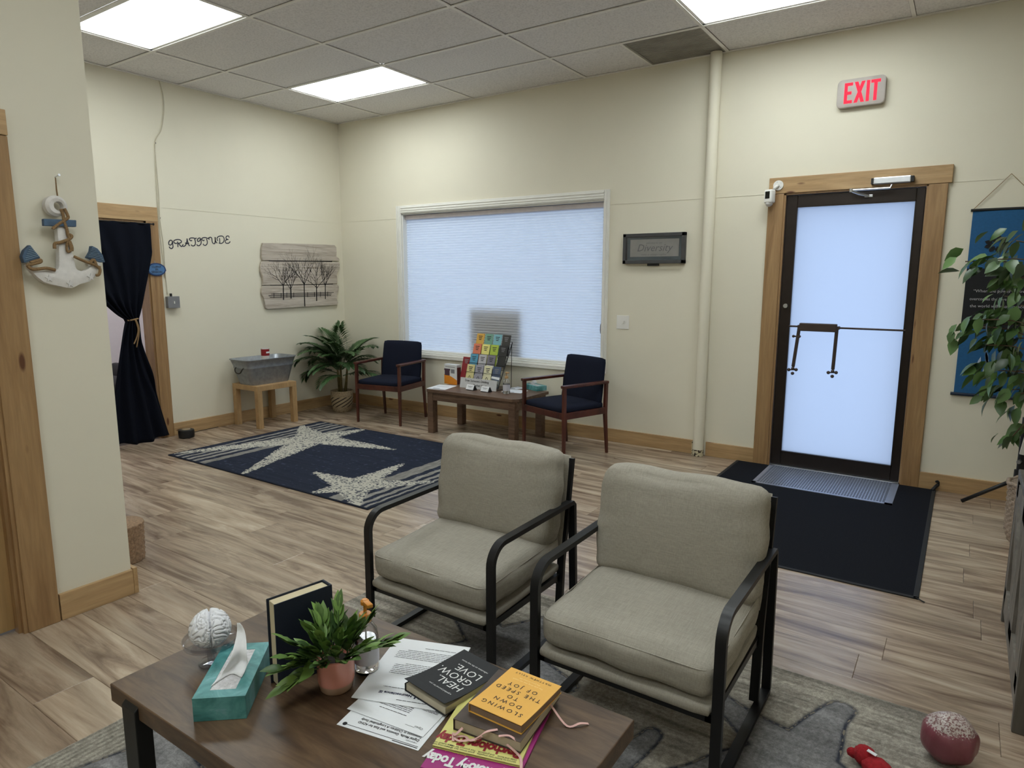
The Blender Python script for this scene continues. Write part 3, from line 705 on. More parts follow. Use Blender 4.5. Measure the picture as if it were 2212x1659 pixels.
# ---- dark armchair seen through the doorway
t = thing('annex_armchair', 'charcoal armchair in the room behind the navy curtain', 'armchair', (-1.15, -2.30, 0))
CHAR = plain('charcoal_fabric', srgb(44, 42, 44), .95, var=.12, scale=120, bmp=.2)
b = B(); b.add(cushion_bm(.62,.62,.18,.06,.02,8,1), T((0,0,.36))); part('seat', b, CHAR, t, local=True, smooth='all')
b = B(); b.add(cushion_bm(.18,.66,.50,.07,.02,8,2), T((-.33,0,.50))); part('backrest', b, CHAR, t, local=True, smooth='all')
for s in (-1, 1):
    b = B(); b.add(cushion_bm(.70,.14,.52,.06,.01,8,3+s), T((0,s*.36,.30))); part('arm', b, CHAR, t, local=True, smooth='all')
for x in (-.3,.3):
    for y in (-.3,.3): part('leg', B().cyl((x,y,0), (x,y,.28), .02), BLACKP, t, local=True)

# ================================================================ RUGS AND MATS
def seg(px, py, a, b):
    ax, ay = a; bx_, by_ = b; dx, dy = bx_-ax, by_-ay; t_ = np.clip(((px-ax)*dx+(py-ay)*dy)/(dx*dx+dy*dy), 0, 1)
    return np.hypot(px-ax-t_*dx, py-ay-t_*dy), t_
def star(px, py, c, tips, r0, r1, wob=None):
    """signed distance (negative inside) of a five-armed starfish"""
    D = np.full(px.shape, 9.0)
    for tp in tips:
        d, t_ = seg(px, py, c, tp); D = np.minimum(D, d-(r0+(r1-r0)*t_**.9))
    return D if wob is None else D+wob
def vnoise(px, py, s, seed):
    R_ = np.random.RandomState(seed); G_ = R_.rand(64,64); x = px*s; y = py*s; xi = np.floor(x).astype(int); yi = np.floor(y).astype(int); fx = x-xi; fy = y-yi
    fx = fx*fx*(3-2*fx); fy = fy*fy*(3-2*fy); g = lambda a, b_: G_[a % 64, b_ % 64]
    return g(xi,yi)*(1-fx)*(1-fy)+g(xi+1,yi)*fx*(1-fy)+g(xi,yi+1)*(1-fx)*fy+g(xi+1,yi+1)*fx*fy
r1x0, r1x1, r1y0, r1y1 = .655, 3.0, -2.555, -.958
NAVY = np.array(srgb(42,47,62)[:3]); CREAM = np.array(srgb(196,192,180)[:3]); BANDC = np.array(srgb(150,147,142)[:3])
def rug1_cols(u, v):
    x = r1x0+(r1x1-r1x0)*u; y = r1y0+(r1y1-r1y0)*v
    c = np.broadcast_to(NAVY, x.shape+(3,)).copy()
    c *= (.85+.35*vnoise(x*.6, y*9, 9, 1))[...,None]; fl = vnoise(x*.5, y, 60, 2) > .86; c[fl] = c[fl]*1.9
    wv = .004*np.sin(y*40)+.006*(vnoise(x, y, 40, 5)-.5)
    xb = x+wv
    for a, b_, col in ((.735,.775,BANDC), (.825,.858,BANDC), (.90,.945,BANDC), (.985,1.03,BANDC), (1.085,1.16,BANDC*.8), (2.615,2.735,BANDC*.85), (2.79,2.835,BANDC), (2.875,2.912,BANDC), (2.945,2.968,BANDC)):
        mk = (xb > a) & (xb < b_); c[mk] = (col*(.75+.45*vnoise(x, y*.4, 70, 8))[...,None])[mk]
    sp = vnoise(x*.7+y*.7, y*.9-x*.5, 85, 11)*.65+vnoise(x*1.3, y*.9, 140, 12)*.35; fr = .024*(vnoise(x, y, 70, 13)-.5)
    for c0, tips, r0, r1 in (((1.19,-1.50), ((2.07,-1.365),(1.65,-2.52),(.66,-2.50),(.66,-1.20),(1.30,-.95)), .180, .022), ((2.56,-2.27), ((2.075,-2.205),(2.455,-1.655),(2.955,-1.88),(2.91,-2.56),(2.44,-2.55)), .145, .018)):
        D = star(x, y, c0, tips, r0, r1, fr)
        ins = D < 0; lite = ins & (sp > .37+.08*(D > -.03)); dk = ins & ~lite
        c[lite] = CREAM*.98; c[dk] = NAVY*1.5+CREAM*.10
    ed = (u < .006) | (u > .994) | (v < .009) | (v > .991); c[ed] = NAVY*.7
    return c
rm = thing('starfish_rug', 'navy rug with cream starfish and stripes before the navy chairs', 'rug', ((r1x0+r1x1)/2, (r1y0+r1y1)/2, 0))
def rug1_f(u, v):
    x = r1x0+(r1x1-r1x0)*u-(r1x0+r1x1)/2; y = r1y0+(r1y1-r1y0)*v-(r1y0+r1y1)/2
    return x, y, .0075+.0009*vnoise(x+3, y+3, 80, 3)
gridmesh('woven_pile', 720, 490, rug1_f, rug1_cols, attrmat('navy_rug_pile', amt=.4, nscale=260), parent=rm)
part('backing', B().box((r1x0,r1y0,.0), (r1x1,r1y1,.0068), .002), plain('navy_binding', srgb(24,30,46), .95), rm)
# large seating rug with carved outlines
q0, q1, w0, w1 = 3.832, 6.135, -5.85, -2.918
BEI = np.array(srgb(170,163,152)[:3]); BLU = np.array(srgb(146,145,146)[:3]); LIN = np.array(srgb(52,58,72)[:3]); PAL = np.array(srgb(176,170,158)[:3])
def swirl(x, y): return .05*(vnoise(x, y, 3.1, 21)-.5)+.03*(vnoise(x, y, 7, 22)-.5)
STARS = [((5.72,-3.38), ((5.82,-3.05),(6.08,-3.52),(5.90,-3.80),(5.42,-3.72),(5.40,-3.20)), .105, .03),
         ((4.62,-3.40), ((4.72,-3.02),(4.95,-3.45),(4.75,-3.85),(4.30,-3.70),(4.30,-3.25)), .11, .035),
         ((5.22,-3.90), ((5.30,-3.52),(5.55,-3.98),(5.35,-4.30),(4.95,-4.20),(4.90,-3.78)), .10, .03),
         ((4.10,-4.50), ((4.15,-4.20),(4.45,-4.55),(4.2,-4.95),(3.9,-4.8),(3.88,-4.35)), .10, .03), ((5.75,-4.55), ((5.8,-4.2),(6.1,-4.6),(5.85,-4.95),(5.45,-4.8),(5.42,-4.4)), .1, .03)]
def rug2_d(x, y):
    D = np.full(x.shape, 9.0); s_ = swirl(x, y)
    for c0, tips, r0, r1 in STARS: D = np.minimum(D, star(x+s_, y-s_, c0, tips, r0, r1))
    return D
def rug2_cols(u, v):
    x = q0+(q1-q0)*u; y = w0+(w1-w0)*v; D = rug2_d(x, y)
    st = vnoise(x*.35, y*5, 8, 31)*.55+vnoise(x*.5, y*9, 16, 32)*.45
    c = BEI*(.35+1.1*st)[...,None]
    ins = D < 0; c[ins] = (BLU*(.42+.45*vnoise(x, y*2.2, 11, 33)+.55*st)[...,None])[ins]
    ha = (np.clip(D/.02, 0, 1)*np.clip((.06-D)/.03, 0, 1)*.4)[...,None]; c = c*(1-ha)+PAL*ha
    ln = np.abs(D-.004) < .012
    rb = (x < 3.832+.30+.05*np.sin(y*3)) & (y < -3.6); rib = np.sin(x*2*PI/.021) > -.1; c[rb & ~ln & ~ins] = (PAL*np.where(rib, 1.0, .72)[...,None]*(.85+.25*st)[...,None])[rb & ~ln & ~ins]
    lw = np.clip(1.25*np.exp(-((D-.004)/.0070)**2)*(.55+.6*vnoise(x, y, 5, 44)), 0, .95)[...,None]; c = c*(1-lw)+LIN*lw
    c *= (.72+.5*vnoise(x*1.0, y*1.0, 120, 35))[...,None]
    return c
rm = thing('seating_rug', 'large grey-beige rug with carved blue outlines under the armchairs', 'rug', ((q0+q1)/2, (w0+w1)/2, 0))
def rug2_f(u, v):
    x = q0+(q1-q0)*u; y = w0+(w1-w0)*v; D = rug2_d(x, y)
    z = .0082+.0014*vnoise(x, y, 90, 41) - .004*np.exp(-((D-.004)/.010)**2)
    return x-(q0+q1)/2, y-(w0+w1)/2, z
gridmesh('carved_pile', 460, 560, rug2_f, rug2_cols, attrmat('seating_rug_pile', amt=.5, nscale=190, bmp=.9), parent=rm)
part('backing', B().box((q0,w0,0), (q1,w1,.0050), .001), plain('rug_edge', srgb(120,112,100), .95), rm)
# door mat
t = thing('door_mat', 'black carpet floor mat in front of the glass exit door', 'mat', (5.29, -1.0, 0))
MATF = plain('black_mat_pile', srgb(24, 26, 32), .95, var=.25, scale=160, bmp=.6, spec=.1)
part('mat_pile', B().box((4.612,-1.962,0), (5.966,-.028,.006), .002), MATF, t)
EDG = plain('black_rubber', srgb(16,17,20), .7)
part('rubber_edge', B().box((4.604,-1.972,0), (4.626,-.026,.007), .002).box((5.953,-1.972,0), (5.976,-.026,.007), .002).box((4.604,-1.972,0), (5.976,-1.952,.007), .002), EDG, t)
part('curled_corner', B().tube(catmull([(5.955,-.05,.006),(5.972,-.034,.03),(5.988,-.04,.055),(5.982,-.05,.075),(5.97,-.046,.068)], 4), [.012]*8+[.007]*9, 6), EDG, t)
part('loose_edge_thread', B().tube([(5.965,-1.965,.006),(6.0,-1.99,.004)], .003), EDG, t)
# perforated grate mat
t = thing('entrance_grate', 'pale metal perforated grate lying on the black door mat', 'grate', (5.306, -.29, .006))
gx0, gx1, gy0, gy1 = 4.862, 5.752, -.572, -.012
GRM = plain('pale_grate_metal', srgb(168, 176, 196), .34, .55, var=.05)
b = B(); z0, z1 = .0062, .0105; fbw = .028
for a, c in (((gx0,gy0),(gx1,gy0+fbw)), ((gx0,gy1-fbw),(gx1,gy1)), ((gx0,gy0),(gx0+fbw,gy1)), ((gx1-fbw*1.6,gy0),(gx1,gy1))): b.box((a[0],a[1],z0), (c[0],c[1],z1))
part('border', b, GRM, t)
b = B(); nx_, ny_ = 46, 24; ix0, ix1, iy0, iy1 = gx0+fbw, gx1-fbw*1.6, gy0+fbw, gy1-fbw; sx_, sy_ = (ix1-ix0)/nx_, (iy1-iy0)/ny_
for k in range(1, ny_): y = iy0+k*sy_; b.box((ix0, y-sy_*.16, z0), (ix1, y+sy_*.16, z1-.0006))
for k in range(1, nx_): x = ix0+k*sx_; b.box((x-sx_*.16, iy0, z0), (x+sx_*.16, iy1, z1-.0008))
mo = part('perforated_mesh', b, GRM, t); mo['kind'] = 'stuff'
# ================================================================ ON THE WALLS
def Z(ox, oy, sc, ax, val): return lambda X, Y, v=val: P(ox+X/sc, oy+Y/sc, ax, v)
# ---- anchor on the partition
A = Z(20, 360, 5.925, 'x', XP+.05)
t = thing('anchor_decor', 'white wooden anchor with blue flukes and jute rope on left wall', 'wall decor', (XP, -4.11, 1.41))
AW = plain('whitewashed_wood', srgb(216, 212, 208), .7, var=.07, scale=40, bmp=.25)
AB = plain('washed_blue_paint', srgb(70, 92, 116), .7, var=.2, scale=30, bmp=.25)
TB = (-.034, 0, 0)
body = catmull([A(*p) for p in ((612,690),(612,770),(632,1000),(640,1270),(600,1325),(480,1330),(360,1345),(300,1275),(320,1248),(240,1235),(225,1262),(300,1350),(440,1475),(640,1528),(800,1556),(900,1506),(1030,1470),(1105,1405),(1125,1330),(1172,1240),(1075,1196),(1055,1275),(975,1332),(900,1330),(855,1295),(830,1180),(790,1020),(735,770),(715,690))], 2, True)
part('shank_and_arms', B().prism(body, TB, .004), AW, t, smooth=40)
c = A(612, 502); rg = B(); ro = (A(612,502)-A(752,502)).length; ri = ro*.44
pts = []; b = B(); R = []
for rad, dx in ((ri,0),(ri+.012,.004),(ro-.012,.004),(ro,-.006),(ro,-.034),(ri,-.034)):
    R.append([b.bm.verts.new(c+Vector((dx, rad*math.cos(a)*1.0+(.006 if rad == ri else 0), rad*math.sin(a)*1.02))) for a in [2*PI*k/32 for k in range(32)]])
for i in range(6):
    for k in range(32): b.bm.faces.new((R[i][k], R[i][(k+1)%32], R[(i+1)%6][(k+1)%32], R[(i+1)%6][k]))
part('ring', b, AW, t, smooth=40)
part('stock', B().prism([A(*p, XP+.06) for p in ((440,665),(862,684),(862,772),(446,757))], (-.022,0,0), .003), AB, t)
for out in (((270,1000),(330,1080),(405,1168),(300,1200),(195,1234),(166,1150),(195,1070)), ((1062,1012),(1135,1048),(1200,1130),(1230,1226),(1150,1222),(1085,1196),(1003,1166),(1050,1085))):
    fk = part('fluke', B().prism([A(*p, XP+.054) for p in out], (-.03,0,0), .003), AB, t)
    rb = B(); n = len(out); tip = Vector(out[0]); 
    for k in range(1, 8):
        f_ = k/8
        if tip.x < 600: a_, c_ = Vector((265-75*f_, 1010+215*f_)), Vector((280+115*f_, 1020+140*f_))
        else: a_, c_ = Vector((1062-52*f_, 1020+142*f_)), Vector((1080+140*f_, 1025+190*f_))
        rb.tube([A(a_.x, a_.y, XP+.0555), A(c_.x, c_.y, XP+.0555)], .0016, 5)
    part('groove_ridges', rb, plain('pale_blue_edge', srgb(112,134,152), .7) if 'pale_blue_edge' not in MATS else MATS['pale_blue_edge'], fk)
rp = B(); RX = XP+.058
for path, rr_ in ((((660,540),(690,620),(700,700),(735,800),(750,870),(770,920)), .0062), (((705,535),(745,620),(745,660),(650,720),(570,780),(560,800)), .0062), (((770,870),(800,890),(760,930),(650,970),(585,985),(580,1050)), .0066),
                  (((745,930),(735,1030),(750,1090),(790,1060),(760,950)), .005), (((775,950),(805,1030),(805,1080)), .005),
                  (((830,1150),(930,1195),(1030,1235),(1100,1260),(1160,1310),(1150,1380),(1110,1390)), .006), (((1030,1235),(1080,1190),(1120,1270),(1165,1290)), .006),
                  (((590,1325),(480,1300),(380,1308),(290,1310),(235,1265),(300,1245),(400,1220),(390,1195),(270,1230)), .0066)):
    rp.tube(catmull([A(x, y, RX) for x, y in path], 5), rr_, 7)
part('rope', rp, ROPE, t, smooth='all')
part('hanging_cord', B().tube([A(592,140,XP+.03), A(610,300,XP+.03), A(632,440,XP+.03)], .0018, 6).tube([A(588,140,XP+.028), A(600,300,XP+.028), A(620,440,XP+.028)], .0014, 6), ROPE, t)
n0 = A(585,135,XP)
part('nail', B().cyl(n0, n0+Vector((.04,0,.006)), .0022, n=8).cyl(n0+Vector((.036,0,.0055)), n0+Vector((.04,0,.006)), .005, n=10), CHROME, t)
for sx, sy in ((515,1430), (1050,1415), (785,1500)):
    b = B(); c = A(sx, sy, XP+.054); pts = [c+Vector((0, (.016 if k % 2 == 0 else .006)*math.cos(PI/2+k*PI/5), (.016 if k % 2 == 0 else .006)*math.sin(PI/2+k*PI/5))) for k in range(10)]
    part('starfish_relief', b.prism(pts, (-.006,0,0)), plain('grey_white_relief', srgb(208,205,203), .8) if 'grey_white_relief' not in MATS else MATS['grey_white_relief'], t)

# ---- GRATITUDE wall lettering (traced strokes)
G_ = Z(300, 500, 9.218, 'x', .0015)
LETTERS = [[[(672,205),(650,178),(620,178),(595,215),(600,260),(630,270),(660,240),(668,200),(675,260),(680,310),(655,338),(620,330),(605,300)]],
 [[(770,200),(775,250),(778,312)], [(760,235),(720,235),(695,210),(705,180),(760,162),(810,165),(845,190),(840,220),(800,235),(778,232)], [(790,238),(820,275),(845,300),(865,290)]],
 [[(960,140),(955,200),(930,270),(895,298),(870,280),(885,255)], [(960,140),(975,220),(1000,275),(1015,280)], [(920,225),(950,240),(1000,230)]],
 [[(1012,170),(1005,150),(1030,132),(1080,130),(1125,140),(1150,130)], [(1110,150),(1125,200),(1120,260),(1090,288),(1055,282),(1042,260)], [(1012,168),(1035,185),(1060,175)]],
 [[(1225,130),(1190,135),(1165,165),(1172,195),(1200,195),(1222,160),(1228,140),(1240,200),(1235,245),(1205,280),(1170,280),(1152,255)]],
 [[(1258,165),(1250,148),(1280,125),(1330,122),(1375,140),(1400,120)], [(1345,145),(1362,200),(1358,245),(1330,275),(1295,270),(1280,245)], [(1258,165),(1285,182),(1305,168)]],
 [[(1400,165),(1395,130),(1425,115),(1450,135),(1460,200),(1480,238),(1510,240),(1522,190),(1518,110)], [(1518,110),(1528,190),(1560,235)]],
 [[(1605,130),(1610,190),(1612,235)], [(1570,190),(1555,140),(1580,105),(1640,90),(1685,110),(1700,165),(1680,215),(1640,238),(1590,230)]],
 [[(1798,125),(1790,95),(1760,90),(1735,115),(1745,150),(1780,160),(1745,165),(1720,195),(1735,230),(1780,235),(1810,215),(1815,195)]]]
t = thing('gratitude_lettering', 'thin black GRATITUDE script lettering on the left wall', 'wall lettering', (0, -1.74, 1.74))
LINK = plain('black_decal', srgb(44, 44, 58), .6)
for L_ in LETTERS:
    b = B()
    for st in L_: b.ribbon(catmull([G_(*p) for p in st], 5), .0095, (1,0,0))
    part('letter', b, LINK, t, fixn=False)
# ---- wooden board art
K = Z(540, 500, 8.73, 'x', .03)
t = thing('tree_board_art', 'grey wooden board picture of bare black trees and fence', 'wall art', (0, -.58, 1.13))
BOARD = wood('greywashed_board', [(.3, srgb(158,146,134)), (.5, srgb(188,177,165)), (.7, srgb(206,197,186))], (16, 1.6, 26), .8, bmp=.2)
for out in (((245,215),(500,219),(800,228),(1100,236),(1400,246),(1600,256),(1632,300),(1637,400),(1632,470),(1680,505),(1692,530),(1686,556),(1000,552),(240,547),(222,470),(226,330)),
            ((236,562),(800,567),(1300,572),(1688,579),(1696,620),(1690,700),(1655,770),(1640,830),(1652,920),(1650,984),(1000,998),(242,1014),(250,930),(238,830),(205,760),(202,660),(214,590)),
            ((240,1028),(900,1014),(1650,998),(1676,1040),(1668,1120),(1640,1200),(1636,1260),(1664,1340),(1650,1388),(1000,1425),(340,1466),(298,1440),(290,1370),(270,1270),(225,1180),(222,1090))):
    part('board', B().prism([K(*p) for p in out], (-.024,0,0), .004), BOARD, t)
part('backing', B().box((.001,-1.0,1.2), (.006,-.16,1.78)), BLACKP, t)
TBK = plain('black_metal_cutout', srgb(20, 18, 22), .6)
for (x0, y0, x1, y1, w, h, sd) in ((632,1290,628,1020,17,370,1), (775,1265,768,1040,20,330,2), (1035,1412,1020,985,16,540,3), (1257,1312,1255,1045,17,400,4), (1422,1275,1420,990,14,370,5)):
    b = B(); R_ = random.Random(sd); b.ribbon([K(x0,y0,.0325), K((x0+x1)/2,(y0+y1)/2,.0325), K(x1,y1,.0325)], [w*.00085, w*.0008, w*.0007], (1,0,0))
    def grow(x, y, a, ln, w, d):
        if d > 4 or ln < 14: return
        n = 3; pts = [(x, y)]; aa = a
        for k in range(n): aa += R_.uniform(-.16, .16); x += ln/n*math.sin(aa); y -= ln/n*math.cos(aa); pts.append((x, y))
        b.ribbon([K(p, q, .0325+d*.0001) for p, q in pts], [w*(1-.5*k/n) for k in range(n+1)], (1,0,0))
        for s in (-1, 1): grow(x, y, aa*.8+s*R_.uniform(.10,.32), ln*R_.uniform(.55,.8), w*.6, d+1)
        if d < 2: px_, py_ = pts[2]; grow(px_, py_, a+R_.choice((-1,1))*R_.uniform(.3,.6), ln*.6, w*.5, d+1)
    for a in (-.62, -.22, .1, .5): grow(x1, y1+R_.uniform(0, 50), a+R_.uniform(-.08,.08), h*.50*R_.uniform(.8,1.1), .0078, 0)
    part('tree_silhouette', b, TBK, t, fixn=False)
b = B()
for xa, ya, xb, yb in ((400,1180,1580,1150), (350,1212,1540,1178), (375,1243,1530,1205)): b.ribbon([K(xa,ya,.0322), K(xb,yb,.0322)], .006, (1,0,0))
for x in (452,588,695,825,1085,1218,1330,1465): yv = 1200-(x-400)*.027; b.ribbon([K(x, yv+55, .0323), K(x, yv-35, .0323)], .0075, (1,0,0))
part('fence_silhouette', b, TBK, t, fixn=False)
# ---- wire and grey switch box
t = thing('wall_cable', 'thin cream cable running down the left wall from the ceiling', 'cable', (0, -2.05, 1.3))
wp = [P(343,172,'x',.006), P(352,205,'x',.006), P(354,240,'x',.006), P(348,280,'x',.006), P(335,306,'x',.006), P(337,350,'x',.006), P(343,420,'x',.006), P(345,470,'x',.006), P(353,530,'x',.006), P(356,580,'x',.006), P(362,636,'x',.006)]
CABL = plain('cream_cable', srgb(196, 188, 168), .6)
part('cable_run', B().tube(catmull(wp, 6), .0038, 6).tube(catmull([P(335,306,'x',.005), P(336,360,'x',.005), P(340,440,'x',.005), P(347,520,'x',.005), P(357,600,'x',.005)], 5), .003, 6), CABL, t, smooth='all')
nb = B()
for px, py in ((335,309), (345,471), (357,584)): q = P(px,py,'x',0); nb.box((0,q.y-.004,q.z-.006), (.008,q.y+.004,q.z+.006))
part('staple', nb, BLACKP, t)
t = thing('grey_switch_box', 'grey metal surface switch box on wall beside the doorway casing', 'switch', (0, -2.065, 1.185))
GB = plain('grey_box_paint', srgb(128, 128, 132), .5, .2)
part('box', B().box((0,-2.118,1.188), (.045,-2.012,1.290), .004), GB, t)
part('cover_plate', B().box((.045,-2.120,1.186), (.049,-2.010,1.292), .002), GB, t)
part('toggle', B().box((.049,-2.068,1.225), (.058,-2.060,1.248), .001), WHITEPL, t)
part('connector', B().cyl((.022,-2.075,1.29), (.022,-2.075,1.318), .011, n=12), BLACKP, t)
# ---- oval sign on the casing
t = thing('oval_session_sign', 'small blue oval sign hanging on the doorway casing', 'sign', (.022, -2.193, 1.48))
b = B(); b.prism([(.034, -2.193+.085*math.cos(a), 1.532+.057*math.sin(a)) for a in [2*PI*k/36 for k in range(36)]], (-.012,0,0), .002); part('plate', b, plain('deep_blue_rim', srgb(26,54,100), .4), t)
b = B(); b.prism([(.0356, -2.193+.072*math.cos(a), 1.532+.045*math.sin(a)) for a in [2*PI*k/36 for k in range(36)]], (-.002,0,0)); part('face', b, plain('mid_blue_face', srgb(72,116,164), .5), t)
lettering(t, [('CLIENT',0,.014,.026,'CENTER',dict(bold=.0006)), ('IN',0,-.008,.024,'CENTER',dict(bold=.0006)), ('SESSION',0,-.031,.026,'CENTER',dict(bold=.0006))], frame((.0358,-2.193,1.532), (0,1,0), (0,0,1)), INK)
part('hook', B().tube([(.028,-2.20,1.585), (.026,-2.20,1.60), (.022,-2.20,1.606)], .002, 6), CHROME, t)
# ---- framed sign by the window
t = thing('framed_sign', 'small dark framed sign on the wall between window and pipe', 'sign', (3.824, 0, 1.583))
DFR = plain('charcoal_frame', srgb(62, 62, 64), .55, var=.15); x0, x1, z0, z1 = 3.551, 4.098, 1.586, 1.836
for a, c in (((x0,-.042,z1-.028),(x1,0,z1)), ((x0,-.042,z0),(x1,0,z0+.028)), ((x0,-.042,z0),(x0+.028,0,z1)), ((x1-.028,-.042,z0),(x1,0,z1))): part('frame_rail', B().box(a, c, .002), DFR, t)
part('mat_board', B().box((x0+.02,-.010,z0+.02), (x1-.02,-.004,z1-.02)), plain('blue_grey_mat', srgb(84,100,112), .7), t)
fc = part('card', B().box((x0+.058,-.016,z0+.058), (x1-.058,-.010,z1-.048)), plain('grey_card', srgb(168,166,164), .8), t)
lettering(t, [('Diversity',0,-.028,.085,'CENTER',dict(shear=.3))], frame(((x0+x1)/2,-.0165,(z0+z1)/2+.006), (1,0,0), (0,0,1)), GREYINK)
lettering(t, [('welcome to our',0,.033,.022,'CENTER',{}), ('makes us stronger together',0,-.062,.02,'CENTER',{})], frame(((x0+x1)/2,-.0165,(z0+z1)/2+.006), (1,0,0), (0,0,1)), GREYINK)
part('hanger_tab', B().box((3.77,-.022,1.567), (3.87,-.004,1.588), .001), BLACKP, t)
part('front_glass', B().box((x0+.026,-.034,z0+.026), (x1-.026,-.032,z1-.026)), GLASS, t)
# ---- light switch
t = thing('light_switch', 'white light switch plate on the wall right of the window', 'switch', (3.553, 0, 1.02))
part('plate', B().box((3.494,-.006,1.022), (3.612,0,1.142), .003), WHITEPL, t)
part('toggle', B().box((3.558,-.018,1.073), (3.569,-.006,1.096), .002), WHITEPL, t)
# ---- exit sign
t = thing('exit_sign', 'grey wall sign with glowing red EXIT letters above the door', 'sign', (5.304, 0, 2.64))
part('housing', B().prism([(5.304+sx*(.15-.03)+.03*math.cos(math.radians(a)), -.045, 2.736+sz*(.093-.03)+.03*math.sin(math.radians(a))) for sx, sz, a0 in ((1,1,0),(-1,1,90),(-1,-1,180),(1,-1,270)) for a in (a0, a0+22, a0+45, a0+68, a0+90)], (0,.045,0), .006), plain('warm_grey_plastic', srgb(178, 170, 164), .5), t, smooth=35)
REDL = emit('exit_red_glow', srgb(255, 52, 72), 1.0)
def EX(u, v): return (5.200+u, -.0465, 2.668+v)
hh = .136; sw = .020
def stroke(quads, nm='letter'):
    b = B()
    for q in quads: b.prism([EX(*p) for p in q], (0,.0015,0))
    part(nm, b, REDL, t)
rect = lambda a, b_, c, d: ((a,b_),(c,b_),(c,d),(a,d))
stroke([rect(0,0,sw,hh), rect(sw,0,.052,.02), rect(sw,.058,.046,.078), rect(sw,hh-.02,.052,hh)])
stroke([((.062,0),(.084,0),(.128,hh),(.106,hh)), ((.106,0),(.128,0),(.084,hh),(.062,hh))])
stroke([rect(.137,0,.157,hh)])
stroke([rect(.183,0,.203,hh), rect(.164,hh-.02,.222,hh)])
# ---- security camera on the casing corner
t = thing('security_camera', 'white security camera on the corner of the door casing', 'camera', (4.793, -.024, 2.06))
b = B().cyl((4.795,-.024,2.150), (4.795,-.034,2.150), .036, n=28); pl_ = part('mount_plate', b, WHITEPL, t, smooth=40)
sb = B()
for a in (40, 110, 200, 320): sb.cyl((4.795+.024*math.cos(math.radians(a)),-.033,2.150+.024*math.sin(math.radians(a))), (4.795+.024*math.cos(math.radians(a)),-.0355,2.150+.024*math.sin(math.radians(a))), .004, n=8)
part('screw', sb, CHROME, pl_)
part('arm', B().tube([(4.795,-.034,2.147), (4.79,-.06,2.14), (4.775,-.075,2.12)], .011, 10), WHITEPL, t, smooth='all')
b = B(); cb = T((4.750,-.085,2.072), (0,0,math.radians(-18))); b.box((-.033,-.028,-.055), (.033,.032,.045), .014, cb, 4); part('body', b, WHITEPL, t, smooth=40)
part('lens_window', B().box((-.019,-.0295,-.022), (.017,-.027,.030), .001, cb), plain('gloss_black', srgb(8,10,10), .12), t)
part('sensor_dome', B().lathe([(.026,0),(.025,-.012),(.018,-.024),(.004,-.03)], cb @ Vector((0,-.0,-.050)), 20), plain('milky_plastic', srgb(190,186,182), .3), t, smooth='all')
# ---- scroll banner right of the door
t = thing('scroll_banner', 'blue and black hanging scroll banner behind the ficus leaves', 'banner', (6.205, 0, .68))
bx0, bx1, bz0, bz1 = 6.018, 6.392, .692, 1.905
BLU1 = plain('blue_canvas', srgb(24, 84, 132), .8, var=.08, scale=60); BLK1 = plain('black_canvas', srgb(10, 11, 16), .8, var=.2, scale=60)
sag = lambda u: -.012-.006*math.sin(u*3.1)
def cloth(z0, z1, mat, nm, dy=0.0):
    b = B(); R = []
    for i in range(13): u = i/12; R.append([b.bm.verts.new((bx0+(bx1-bx0)*u, sag(u)+dy, z)) for z in (z0, (z0+z1)/2, z1)])
    for i in range(12):
        for k in range(2): b.bm.faces.new((R[i][k], R[i+1][k], R[i+1][k+1], R[i][k+1]))
    return part(nm, b, mat, t)
cloth(bz0, 1.135, BLU1, 'blue_panel'); cloth(1.135, 1.530, BLK1, 'black_panel'); cloth(1.530, bz1, BLU1, 'blue_panel')
part('top_rod', B().cyl((bx0-.012,-.014,bz1), (bx1+.012,-.014,bz1), .009, n=12), BLACKP, t)
part('bottom_rod', B().cyl((bx0-.018,-.014,bz0), (bx1+.018,-.014,bz0), .011, n=12), plain('navy_rod', srgb(14,30,54), .5), t)
part('hanging_cord', B().tube([(bx0-.004,-.010,bz1), (6.200,-.008,2.122), (bx1+.004,-.010,bz1)], .0022, 6), ROPE, t)
lettering(t, [('\u201cWhen the power of love',.026,.0,.027,'LEFT',{}), ('overcomes the love of power',.010,-.052,.027,'LEFT',dict(xs=.92)), ('the world will know peace\u201d',.016,-.098,.027,'LEFT',{})], frame((bx0+.022,-.0195,1.376), (1,0,0), (0,0,1)), plain('grey_lettering', srgb(176,176,180), .8))
fl = B(); R_ = random.Random(4)
for k in range(9):
    a = k/9*2*PI; c = Vector((6.165+.04*math.cos(a), -.0200, 1.685+.03*math.sin(a))); fl.prism([c+Vector((.03*math.cos(a+q)*r_, 0, .026*math.sin(a+q)*r_)) for q, r_ in ((0,1),(.7,.7),(1.6,.5),(3.1,.6),(4.6,.5),(5.6,.7))], (0,.0006,0))
part('dark_flower_print', fl, BLK1, t)
fl = B()
for k in range(7):
    c = Vector((6.155+R_.uniform(-.03,.03), -.0202, .90+R_.uniform(-.07,.07))); a = R_.uniform(1.2,1.9); fl.prism([c+Vector((.05*math.cos(a)*s_+.008*q, 0, .05*math.sin(a)*s_)) for s_, q in ((-1,0),(-.4,1),(.4,1),(1,0),(.4,-1),(-.4,-1))], (0,.0006,0))
part('white_flower_print', fl, plain('pale_print', srgb(170,186,206), .8), t)

